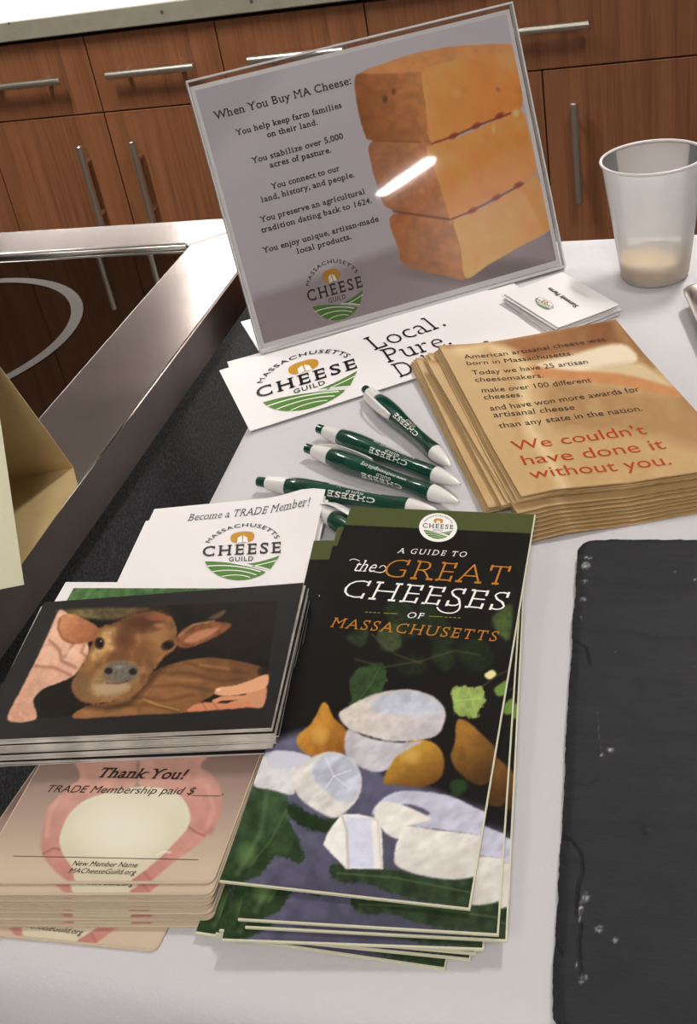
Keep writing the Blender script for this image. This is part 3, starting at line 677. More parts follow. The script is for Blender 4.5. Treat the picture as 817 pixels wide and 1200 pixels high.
# =================================================================== long white leaflets: Local. Pure. Delicious.
c4 = lambda x, y: (240+x/2.2694, 320+y/2.2694)
def leaflet(z, tl_, bl_, dirpx, w, label, printed=True):
    A, B = at(tl_, z), at(bl_, z); d = at(dirpx, z)-B; d /= np.linalg.norm(d)
    s = Sheet('leaflet', [B, B+d*w, A+d*w, A], .0006, paper, label, 'leaflet', 'long white leaflets below the sign'); return s
lf0 = leaflet(.0008, (267, 427), (297, 501), (489, 440), .262, 'plain white leaflet lowest under the long guild leaflet')
A_ = at((266, 424), .0016); D_ = (at((575, 339), .0016)-A_); D_ /= np.linalg.norm(D_)
lf1 = Sheet('leaflet', [at((300, 492), .0016), at((300, 492), .0016)+D_*.262, A_+D_*.262, A_], .0006, paper, 'white leaflet poking out behind the top edge of the guild leaflet', 'leaflet', 'long white leaflets below the sign')
lf = leaflet(.0026, (257, 434), (293, 505), (485, 443.5), .247, 'long white leaflet with a large guild emblem and the words Local. Pure.')
lf.emblem(c4(275, 293), c4(410, 252), c4(256, 226), dark='black')
lf.text([('Local.', c4(452, 207), c4(648, 139), c4(441, 168), 'black', dict(serif=True, off=-.012)), ('Pure.', c4(487, 240), c4(664, 188), c4(474, 203), 'black', dict(serif=True, off=-.012)),
         ('Delicious.', c4(519, 279), c4(790, 196), c4(507, 240), 'black', dict(serif=True, off=-.012))])

# =================================================================== pens
pg = mat('green_pen_plastic', (8, 62, 48), .16, Coat_Weight=.6, Coat_Roughness=.05); nt, b = nodes(pg); nt.links.new(ramp(nt, noise(nt, 60, 2).outputs[0], [(.4, (6, 58, 44)), (.6, (10, 66, 51))]).outputs[0], b.inputs['Base Color'])
pw = mat('white_pen_plastic', (228, 224, 220), .25); nt, b = nodes(pw); bump(nt, b, noise(nt, 60, 2).outputs[0], .03, .0004)
prof = [(.024, .0056), (.026, .0064), (.034, .0073), (.045, .0074), (.058, .0069), (.075, .0058), (.090, .0052), (.103, .0053), (.112, .0059), (.118, .0060)]
def prad(x): return np.interp(x, [p[0] for p in prof], [p[1] for p in prof])
def make_pen(label, turn=1.75):
    t = empty('pen', (0, 0, 0), 0, label, 'pen', 'green and white ballpoint pens')
    mb = MB(); mb.lathe_x([(0, .0028), (.0006, .0035), (.007, .0036), (.008, .0034), (.012, .0034)], 20); mb.build('plunger', pg, t, smooth=True, angle=40)
    mb = MB(); mb.lathe_x([(.0078, .0040), (.0084, .0047), (.014, .0053), (.0238, .0064), (.0252, .0065)], 24); mb.build('collar', pw, t, smooth=True, angle=40)
    mb = MB(); xs = np.linspace(.0245, .118, 30); mb.lathe_x([(x, float(prad(x))) for x in xs], 28); mb.build('barrel', pg, t, smooth=True, angle=50)
    mb = MB(); mb.lathe_x([(.1175, .0059), (.122, .0055), (.130, .0040), (.1365, .0022), (.138, .0013), (.140, .0008)], 24); mb.build('tip', pw, t, smooth=True, angle=40)
    mb = MB(); P_ = []
    for x, zz_, w in ((.010, .0048, .0032), (.018, .0082, .0036), (.026, .0094, .0036), (.04, .0094, .0034), (.052, .0088, .0030), (.058, .0080, .0024)):
        P_.append([(x, -w, zz_-.0006), (x, w, zz_-.0006), (x, w*.7, zz_+.0008), (x, -w*.7, zz_+.0008)])
    V = [p for r_ in P_ for p in r_]; F = [(3, 2, 1, 0)]+[(20, 21, 22, 23)]
    for l in range(5): F += [(l*4+i, l*4+(i+1) % 4, l*4+4+(i+1) % 4, l*4+4+i) for i in range(4)]
    mb.add(V, F); o = mb.build('clip', pw, t, smooth=True, angle=50)
    # lettering wrapped on the barrel: reads from tip to plunger
    mb = MB()
    for st, x0, x1, th0, hh, kw in (('www.macheeseguild.org', .098, .058, -.12, .0023, dict(off=.004)), ('GUILD', .086, .073, .46, .0018, dict(off=.01, track=.2)), ('CHEESE', .096, .060, .92, .0033, dict(off=.02, serif=True, track=.05))):
        V, F, w = text2d(st, kw.get('off', 0), kw.get('serif', False), 0, kw.get('track', 0)); X = x0+(x1-x0)*V[:, 0]/w; rad = prad(X)+.00012; th = turn+th0+V[:, 1]*hh/.0055
        mb.add(np.stack([X, rad*np.sin(-th), rad*np.cos(th)], 1), F)
    mb.build('lettering', INK['pale'], t)
    return t
def copy_tree(o, parent=None):
    c = o.copy(); C.objects.link(c)
    if parent: c.parent = parent
    for ch in o.children: copy_tree(ch, c)
    return c
def place_pen(o, a_px, b_px, z0, roll, label, z1=None, L=.14):
    a = at(a_px, z0); b_ = at(b_px, z0 if z1 is None else z1); d = b_-a; d /= np.linalg.norm(d)
    o.location = a; o.rotation_mode = 'XYZ'; rot = Vector(d).to_track_quat('X', 'Z').to_matrix() @ Matrix.Rotation(roll, 3, 'X'); o.rotation_euler = rot.to_euler(); o['label'] = label
pen0 = make_pen('pen'); pen1 = make_pen('pen', -1.75); PZ = .0078
specs = [((428, 456), (539, 556), PZ, R(58), 'green pen lying steepest, white clip up, nearest the long leaflet'),
         ((373, 502), (556, 574), PZ, R(-118), 'green pen second down, white collar and no clip showing'),
         ((359, 525), (554, 594), PZ, R(-78), 'green pen third down, thin white clip along its upper side'),
         ((302, 564), (538, 604), PZ, R(-120), 'longest showing green pen, its plunger furthest left above the trade card'),
         ((366, 592), (508, 682), PZ+.0005, R(-30), 'green pen lowest of all, mostly under the trade card and guide')]
pens = []
for i, (a, b_, z, rl, lb) in enumerate(specs):
    o = pen1 if i == 0 else (pen0 if i == 1 else copy_tree(pen0)); pens.append(o)
for o, (a, b_, z, rl, lb) in zip(pens, specs): place_pen(o, a, b_, z, rl, lb)

# =================================================================== small square cards
cz = .0095
bz = [at(p, cz) for p in ((654.5, 386), (725.5, 357), (659, 320), (591, 346))]
top = Sheet('business_card', bz, .0006, paper, 'uppermost little white card with green emblem, left of the cup shadow', 'card', 'pile of small white cards', curl=lambda u, v: .0016*(1-u)**2+.001*u*v, nseg=8)
c5 = lambda x, y: (560+x/3.179, 300+y/3.179)
top.text([('Summit Farm', c5(378, 190), c5(272, 121), c5(388, 180), 'brown', dict(off=.03)), ('Sandwich, MA', c5(412, 152), c5(352, 116), c5(418, 145), 'pale', dict(off=.01))])
top.emblem(c5(247, 184), c5(214, 166), c5(258, 170), dark='brown')
random.seed(3)
k_ = 8
for i in range(k_):
    z = .0007+.00105*i; dx, dy = random.uniform(-.0025, .0025), random.uniform(-.002, .002); rz_ = R(random.uniform(-3, 3))
    if i == 5: dx += .002; rz_ -= R(3)
    top.dup((top.loc[0]+dx, top.loc[1]+dy, z), top.rz+rz_, 'little white card %s below the one with the green emblem' % ORD[k_-1-i], drop=('lettering', 'emblem'))

# =================================================================== tan flyers
c5f = lambda x, y: (460+x/2.2885, 320+y/2.2885)
fz_ = .024
FT = [at((611, 584), fz_), None, at((722, 378), fz_), at((515, 411), fz_)]
FT[1] = FT[0]+(FT[2]-FT[3])*1.0
def fcurl(u, v): return .0045*np.clip(1-u*2.2, 0, 1)**2*np.clip(v*1.6-.6, 0, 1)+.006*np.clip(v-.75, 0, 1)*4*np.clip(u-.3, 0, 1)*.6+.0035*np.clip(.28-v, 0, 1)**1*3*np.clip(1-abs(u-.15)*3, 0, 1)
def flyer_paint(P):
    P.crop(2.2885, 460, 320); u, v = P.uv[:, 0], P.uv[:, 1]
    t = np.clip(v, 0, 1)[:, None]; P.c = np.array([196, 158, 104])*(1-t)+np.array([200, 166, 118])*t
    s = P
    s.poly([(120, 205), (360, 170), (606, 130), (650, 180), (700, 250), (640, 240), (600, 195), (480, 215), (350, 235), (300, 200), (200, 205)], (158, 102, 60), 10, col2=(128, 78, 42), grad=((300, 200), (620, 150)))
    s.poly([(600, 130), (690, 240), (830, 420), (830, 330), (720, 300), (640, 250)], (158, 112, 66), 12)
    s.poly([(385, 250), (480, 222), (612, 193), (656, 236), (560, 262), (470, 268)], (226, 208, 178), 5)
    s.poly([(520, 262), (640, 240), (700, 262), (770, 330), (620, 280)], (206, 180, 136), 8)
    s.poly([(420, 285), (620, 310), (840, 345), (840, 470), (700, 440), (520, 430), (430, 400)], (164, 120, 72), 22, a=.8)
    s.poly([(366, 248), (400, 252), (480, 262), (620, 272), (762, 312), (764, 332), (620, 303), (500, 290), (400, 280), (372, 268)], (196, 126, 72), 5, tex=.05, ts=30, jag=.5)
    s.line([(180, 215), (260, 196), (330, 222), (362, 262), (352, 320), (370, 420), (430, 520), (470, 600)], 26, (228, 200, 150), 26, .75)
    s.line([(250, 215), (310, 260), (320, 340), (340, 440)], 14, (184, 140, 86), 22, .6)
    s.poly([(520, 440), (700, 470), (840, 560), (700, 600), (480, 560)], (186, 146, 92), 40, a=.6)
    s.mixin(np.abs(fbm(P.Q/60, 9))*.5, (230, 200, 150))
fl = Sheet('flyer', FT, .0008, kraft_edge, 'top tan flyer with red words We couldn\'t have done it without you.', 'flyer', 'pile of tan cheese flyers', curl=fcurl, nseg=36)
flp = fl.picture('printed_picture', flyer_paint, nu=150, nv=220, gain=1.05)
W_ = dict(off=.0)
fl.text([('American artisanal cheese was', c5f(195, 238), c5f(572, 186), c5f(193, 227), 'brown', W_), ('born in Massachusetts.', c5f(200, 255), c5f(484, 222), c5f(198, 244), 'brown', W_),
 ('Today we have 25 artisan', c5f(216, 280), c5f(524, 244), c5f(213, 268), 'brown', W_), ('cheesemakers.', c5f(222, 298), c5f(404, 281), c5f(219, 286), 'brown', W_),
 ('make over 100 different', c5f(240, 326), c5f(531, 294), c5f(237, 313), 'brown', W_), ('cheeses.', c5f(246, 344), c5f(350, 333), c5f(243, 331), 'brown', W_),
 ('and have won more awards for', c5f(264, 373), c5f(664, 318), c5f(261, 359), 'brown', W_), ('artisanal cheese', c5f(272, 390), c5f(489, 367), c5f(269, 376), 'brown', W_),
 ('than any state in the nation.', c5f(288, 418), c5f(672, 370), c5f(285, 404), 'brown', W_),
 ("We couldn't", c5f(327, 478), c5f(683, 432), c5f(319, 452), 'red', W_), ('have done it', c5f(350, 521), c5f(734, 472), c5f(342, 493), 'red', W_), ('without you.', c5f(374, 560), c5f(752, 514), c5f(366, 532), 'red', W_)])
NF = 20; rngf = random.Random(5)
TL0 = at((481, 430), .004)[:2]; e0 = at((565, 600), .002)[:2]-TL0; eT = (FT[0]-FT[3])[:2]; rot0 = math.atan2(e0[1], e0[0])-math.atan2(eT[1], eT[0])
for i in range(NF):                                     # bottom to top, the pile fans to the left
    z = .0009+i*(fz_-.0009-.0012)/NF
    step = [.02, 0, .03, .05, .08, .12, .15, .20, .25, .47, .50, .53, .57, .62, .80, .83, .86, .93, .96, .98][i]
    t0 = (1-step)*TL0+step*FT[3][:2]; rot = rot0*(1-step)+R(rngf.uniform(-.4, .4))
    c_, s_ = math.cos(rot), math.sin(rot); v = np.array([fl.loc[0]-FT[3][0], fl.loc[1]-FT[3][1]]); cxy = t0+np.array([v[0]*c_-v[1]*s_, v[0]*s_+v[1]*c_])
    if i < 15 and i % 2 == 0:                           # every other lower sheet was pushed back towards us
        B0 = at((624, 636), .0008)[:2]; rot = R(3.4-.12*i)+R(rngf.uniform(-.3, .3)); c_, s_ = math.cos(rot), math.sin(rot); v = np.array([fl.loc[0]-FT[0][0], fl.loc[1]-FT[0][1]])
        cxy = B0+np.array([-.0004, .0007])*i+np.array([v[0]*c_-v[1]*s_, v[0]*s_+v[1]*c_])
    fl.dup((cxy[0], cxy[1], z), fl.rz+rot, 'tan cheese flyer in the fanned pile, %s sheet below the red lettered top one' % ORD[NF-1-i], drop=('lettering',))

# =================================================================== trade member cards
tz = .012
c6 = lambda x, y: (120+x/2.918, 560+y/2.918)
TT = [at((136, 693), tz), None, at((382, 577), tz), at((181, 596.5), tz)]
dT = at((382, 577), tz)-at((181, 596.5), tz); TT[1] = at((352, 704), tz); 
def tcurl(u, v): return .005*np.clip(v-.6, 0, 1)*2.5*np.clip(1-abs(u-.9)*5, 0, 1)
tr_ = Sheet('trade_card', TT, .0006, paper, 'white card printed Become a TRADE Member! above a guild emblem', 'card', 'white trade member cards', curl=tcurl, nseg=16)
tr_.text([('Become a TRADE Member!', c6(267, 150), c6(712, 108), c6(263, 130), 'deep', dict(serif=True, slant=.12, off=-.008))])
tr_.emblem(c6(440, 263), c6(592, 256), c6(446, 173), dark='deep')
for i in range(9):
    dx, dy = random.uniform(-.003, .0005), random.uniform(-.003, .001)
    if i == 8: dx = -.006; dy = -.010
    tr_.dup((tr_.loc[0]+dx, tr_.loc[1]+dy, .001+i*.00115), tr_.rz+R(random.uniform(-1, .5)), 'white trade card lying just below the printed one, left edge out' if i == 8 else 'plain white card in the trade card pile, %s below the printed top one' % ORD[8-i], drop=('lettering', 'emblem'))
# white card with a green picture, just under the calf cards
wz = .0148
wc = Sheet('photo_card', [at((-32, 872), wz), at((322, 858), wz), at((362, 683), wz), at((77, 682), wz)], .0006, paper, 'white bordered card with a strip of green meadow, under the calf card', 'card')
def green_paint(P):
    P.crop(1, 0, 0); P.fill((58, 96, 46)); P.mixin(np.clip(.5+fbm(P.X/6, 4)*2.5, 0, 1)*.7, (104, 146, 84)); P.mixin(np.clip(fbm(P.X/3, 8)*3, 0, 1)*.6, (28, 54, 26))
wc.picture('printed_picture', green_paint, .05, .95, .5, .955, 90, 30, gain=1.1)

# =================================================================== calf postcards
czt = .034
KC = [at((-30, 868), czt), at((318, 853), czt), at((356, 683), czt), at((52, 706), czt)]
def calf_paint(P):
    P.crop(2.403, 0, 680); P.fill((35, 32, 31)); D = (24, 18, 13)
    P.poly([(168, 82), (500, 70), (782, 58), (752, 262), (735, 355), (380, 375), (18, 393), (90, 240)], D, 1.2, sm=False, tex=.5, ts=40)
    P.poly([(170, 84), (400, 78), (385, 96), (300, 112), (200, 100)], (104, 88, 52), 5, tex=.4, ts=15)
    P.blob(420, 100, 90, 40, (70, 50, 34), .5); P.blob(640, 150, 90, 60, (40, 26, 18), .6)
    P.poly([(166, 86), (190, 96), (215, 112), (235, 150), (246, 190), (244, 215), (226, 246), (200, 272), (160, 290), (118, 308), (92, 340), (98, 392), (20, 393), (60, 305), (100, 225), (135, 150)], (232, 178, 148), 2.5, tex=.12, ts=14, col2=(214, 152, 122), grad=((150, 130), (60, 380)))
    for ln, w in (([(138, 170), (165, 196), (172, 228), (210, 246)], 7), ([(98, 242), (150, 246), (196, 268)], 6), ([(205, 178), (190, 200), (180, 215)], 5), ([(236, 178), (226, 205), (240, 215)], 5)): P.line(ln, w, (160, 96, 72), 9, .8)
    P.blob(200, 205, 22, 16, (240, 196, 168), .8); P.blob(130, 215, 20, 30, (240, 192, 162), .5)
    # sleeve
    P.poly([(206, 389), (240, 355), (320, 342), (390, 305), (440, 252), (520, 226), (600, 219), (700, 234), (754, 254), (752, 272), (700, 288), (625, 302), (600, 322), (560, 345), (520, 372), (380, 380)], (150, 98, 52), 2.5, tex=.18, ts=30, col2=(112, 70, 36), grad=((380, 380), (700, 240)))
    for ln in ([(452, 262), (530, 262), (620, 286), (690, 280)], [(420, 300), (500, 296), (600, 312)], [(372, 330), (460, 340), (540, 322)], [(300, 356), (400, 350), (500, 366)], [(520, 232), (580, 250), (700, 262)]): P.line(ln, 4, (72, 42, 20), 14, .6)
    P.line([(400, 335), (440, 352), (500, 366)], 3, (214, 176, 96), 4, .7); P.line([(560, 240), (640, 250)], 8, (176, 122, 70), 10, .6); P.line([(470, 278), (560, 284)], 8, (170, 114, 62), 10, .6)
    P.blob(742, 258, 22, 18, (26, 18, 12), .9, .7)
    # ears
    P.poly([(490, 162), (530, 128), (590, 117), (648, 124), (622, 150), (570, 176), (520, 192), (494, 184)], (128, 74, 42), 3, tex=.3, ts=12)
    P.poly([(515, 172), (550, 146), (610, 134), (590, 155), (545, 176)], (186, 118, 80), 4); P.line([(500, 158), (540, 126), (600, 114)], 4, (178, 130, 90), 5, .7)
    P.poly([(585, 108), (605, 96), (628, 84), (632, 92), (610, 108)], (94, 74, 48), 4)
    P.poly([(165, 106), (198, 96), (240, 112), (274, 134), (284, 156), (258, 172), (204, 180), (172, 164), (160, 134)], (206, 132, 86), 2.5, tex=.15, ts=14, col2=(160, 88, 50), grad=((180, 110), (260, 170)))
    P.line([(168, 110), (162, 136), (174, 164), (205, 180)], 5, (150, 84, 48), 5, .8); P.blob(225, 140, 34, 20, (176, 100, 60), .6)
    P.line([(204, 345), (300, 362), (362, 345), (432, 268), (500, 200)], 12, (40, 24, 14), 22, .75)
    # head
    P.poly([(274, 138), (325, 118), (380, 92), (430, 84), (478, 104), (494, 142), (490, 190), (462, 214), (428, 256), (388, 312), (352, 332), (300, 345), (240, 346), (206, 322), (201, 288), (226, 240), (248, 200), (262, 168)], (140, 92, 50), 3.5, tex=.3, ts=16, jag=5)
    P.poly([(284, 148), (326, 134), (330, 168), (312, 200), (286, 208), (262, 230), (250, 214), (270, 180)], (192, 144, 84), 7, tex=.2, ts=10)
    P.blob(440, 165, 46, 44, (168, 116, 62), .8); P.blob(395, 120, 74, 34, (84, 44, 26), .95, .7); P.blob(345, 165, 40, 40, (96, 52, 30), .9, .8); P.blob(400, 205, 50, 44, (124, 76, 40), .8); P.blob(440, 104, 40, 14, (150, 80, 48), .9, .8); P.line([(382, 92), (430, 84), (470, 98)], 5, (60, 30, 18), 6, .9)
    P.blob(330, 215, 36, 24, (112, 64, 36), .8); P.blob(240, 300, 44, 50, (124, 92, 54), .8); P.blob(445, 128, 22, 9, (186, 120, 90), .7)
    P.poly([(246, 306), (262, 268), (290, 240), (340, 230), (386, 244), (388, 272), (370, 300), (330, 330), (270, 334)], (150, 112, 68), 8, tex=.2, ts=8)
    P.poly([(262, 296), (310, 290), (352, 292), (358, 306), (318, 322), (268, 320)], (178, 146, 108), 7); P.poly([(288, 250), (312, 234), (350, 232), (384, 246), (382, 266), (354, 286), (316, 288), (292, 274)], (108, 98, 84), 3, tex=.2, ts=6)
    P.blob(302, 256, 13, 11, (28, 20, 18), 1, .5); P.blob(370, 258, 13, 11, (28, 20, 18), 1, .5); P.line([(296, 290), (330, 292), (356, 284)], 3, (72, 50, 36), 4, .8)
    P.blob(330, 245, 18, 7, (150, 146, 138), .7)
    P.blob(277, 178, 16, 19, (44, 26, 16), 1, .5); P.blob(278, 177, 11, 14, (10, 8, 8), 1, .4); P.blob(281, 172, 3, 3, (190, 190, 190), .9, .5)
    P.blob(468, 184, 22, 15, (40, 22, 14), 1, .5, -.4); P.blob(470, 184, 14, 10, (10, 8, 8), 1, .4)
    # hand
    P.poly([(702, 312), (748, 294), (740, 356), (690, 357), (646, 362), (640, 346), (680, 332)], (206, 136, 94), 2.5)
    P.poly([(601, 315), (612, 303), (660, 296), (700, 284), (752, 266), (750, 300), (705, 316), (640, 327), (606, 322)], (226, 158, 112), 2)
    P.poly([(528, 362), (545, 351), (575, 344), (640, 347), (700, 343), (700, 357), (620, 365), (530, 371)], (210, 126, 84), 2.5); P.line([(600, 342), (620, 334), (690, 330)], 12, (214, 138, 96), 3); P.line([(566, 346), (580, 366)], 2, (140, 74, 46), 3); P.line([(596, 344), (612, 364)], 2, (140, 74, 46), 3)
    P.blob(612, 309, 9, 6, (244, 202, 176), .8)
cc = Sheet('calf_postcard', KC, .0006, paper_edge, 'top black bordered postcard showing a brown calf on a lap', 'postcard', 'pile of black bordered calf postcards')
cc.picture('printed_picture', calf_paint, nu=330, nv=180, gain=1.05)
rb = random.Random(11)
NCf = 21
for i in range(NCf):
    z = .0160+i*.00083; dx, dy = rb.uniform(-.0016, .0016), rb.uniform(-.0016, .0016)
    cc.dup((cc.loc[0]+dx-.0*i, cc.loc[1]+dy, z), cc.rz+R(rb.uniform(-.7, .7)), 'black bordered calf postcard, %s sheet below the top one, only its front edge showing' % ORD[NCf-1-i], drop=('printed_picture',) if i % 3 else ())

# =================================================================== thank you cards
yz = .0148
c7 = lambda x, y: (x/2.553, 850+y/2.553)
BR = at((250, 1035), yz); BLp = at((0, 1035.5), yz); dY = (BR-BLp)/np.linalg.norm(BR-BLp); lft = at((37, 896), yz); nY = np.array([-dY[1], dY[0], 0])
BL = lft+(-nY)*((lft-BR)@nY); KY = [BL, BR, BR+nY*.105, BL+nY*.105]
rgt = at((303, 893), yz); eR = rgt-BR; eR /= np.linalg.norm(eR); eL = lft-at((0, 969), yz); eL /= np.linalg.norm(eL)
KY = [BR+(BL-BR)*1.0, BR, BR+eR*.105, None]; KY[0] = isect(BR, dY, lft, eL); KY[3] = KY[0]+eR*.105
def ty_paint(P):
    P.crop(2.553, 0, 850); y = P.Q[:, 1]; v = P.uv[:, 1]
    t = np.clip((y-90)/330, 0, 1)[:, None]; P.c = np.array([146, 116, 108])*(1-t)+np.array([206, 182, 156])*t
    P.mixin(np.clip((260-P.Q[:, 0])/300, 0, 1)*np.clip((400-y)/300, 0, 1)*.3, (150, 124, 116))
    sk, sk2 = (212, 160, 142), (198, 130, 116)
    P.poly([(220, 60), (420, 60), (408, 120), (405, 180), (350, 192), (262, 232), (208, 292), (184, 342), (182, 372), (214, 412), (250, 474), (218, 476), (160, 432), (128, 388), (122, 358), (130, 300), (142, 250), (176, 214), (214, 180), (240, 150)], sk, 4, tex=.08, ts=40, col2=sk2, grad=((300, 100), (200, 470)))
    P.poly([(430, 60), (640, 60), (600, 120), (636, 150), (662, 200), (662, 250), (646, 300), (630, 326), (596, 322), (570, 292), (560, 240), (500, 192), (420, 182), (418, 120)], sk, 4, tex=.08, ts=40, col2=sk2, grad=((500, 100), (620, 320)))
    P.poly([(612, 322), (600, 352), (530, 402), (455, 464), (425, 480), (372, 484), (366, 470), (420, 432), (480, 390), (520, 350), (566, 308), (590, 312)], (210, 146, 130), 3.5, tex=.08, ts=30, col2=(196, 124, 110), grad=((560, 320), (400, 480)))
    P.line([(130, 384), (160, 368), (180, 372)], 5, (170, 90, 80), 6, .8); P.line([(566, 306), (590, 322), (612, 330)], 6, (164, 84, 74), 7, .8); P.line([(430, 436), (450, 462)], 5, (170, 92, 82), 6, .7); P.line([(480, 390), (500, 400)], 4, (184, 104, 92), 6, .6)
    P.line([(180, 214), (150, 262), (140, 330)], 10, (230, 170, 152), 12, .5); P.line([(620, 180), (640, 250), (620, 305)], 12, (226, 166, 148), 14, .6)
    P.poly([(178, 345), (186, 310), (206, 268), (250, 228), (310, 205), (400, 186), (480, 188), (540, 212), (568, 262), (562, 306), (528, 346), (490, 386), (440, 430), (400, 458), (372, 476), (240, 476), (214, 424), (190, 388)], (226, 218, 190), 3, col2=(212, 200, 168), grad=((340, 230), (330, 480)))
    P.blob(360, 320, 160, 100, (238, 232, 212), .8, .9); P.line([(470, 388), (490, 378), (510, 381)], 5, (240, 236, 220), 4, .7)
    # rows of the picture that continue to the card's lower edge
ty = Sheet('thank_you_card', KY, .0006, beige_edge, 'top card printed Thank You! over hands cradling a white cheese', 'card', 'pile of thank you cards', rad=.0035)
ty.picture('printed_picture', ty_paint, .006, .994, .012, 1, nu=260, nv=200, gain=1.0, m=print_matte)
ty.text([('Thank You!', c7(287, 157), c7(551, 163), c7(290, 128), 'brown', dict(serif=True, slant=.22, off=.02)),
   ('TRADE Membership paid $____.', c7(133, 201), c7(672, 210), c7(135, 180), 'brown', dict(slant=.2)),
   ('New Member Name', c7(214, 421), c7(410, 427), c7(216, 406), 'brown', dict(slant=.2)), ('MACheeseGuild.org', c7(203, 443), c7(404, 448), c7(205, 428), 'brown', dict(slant=.2))])
ty.flat('signature_line', [([c7(40, 391), c7(594, 402), c7(594, 404), c7(40, 393)], 0)], mats=[INK['brown']])
NY = 13; ry = random.Random(2)
for i in range(NY):
    z = .0008+i*.00106; k = NY-i
    dx, dy = ry.uniform(-.0008, .0008), ry.uniform(-.0008, .0008); rz_ = R(ry.uniform(-.4, .4)); back = -.0052 if i == NY-1 else (-.0062, -.0064, -.0072, -.0082, -.0085, -.0098, -.0100, -.0118, -.0120, -.0136, -.0138, -.014)[min(11, NY-2-i)]
    off = nY*back
    lb = 'thank you card in the pile, %s below the top one, only its front edge showing' % ORD[NY-1-i]
    if i == 0:
        q1 = at((195, 1117), .0008); q0 = at((0, 1098), .0008); dq = (q1-q0)/np.linalg.norm(q1-q0); nq = np.array([-dq[1], dq[0], 0]); wY = np.linalg.norm(KY[1]-KY[0]); cq = q1-dq*wY/2+nq*.0525; off = cq-ty.loc; rz_ = math.atan2(dq[1], dq[0])-ty.rz; dx = dy = 0
        lb = 'lowest thank you card, sticking out furthest towards us on the cloth'
    if i == NY-1: lb = 'second thank you card, directly under the top one'; dx = dy = 0
    ty.dup((ty.loc[0]+off[0]+dx, ty.loc[1]+off[1]+dy, z), ty.rz+rz_, lb)

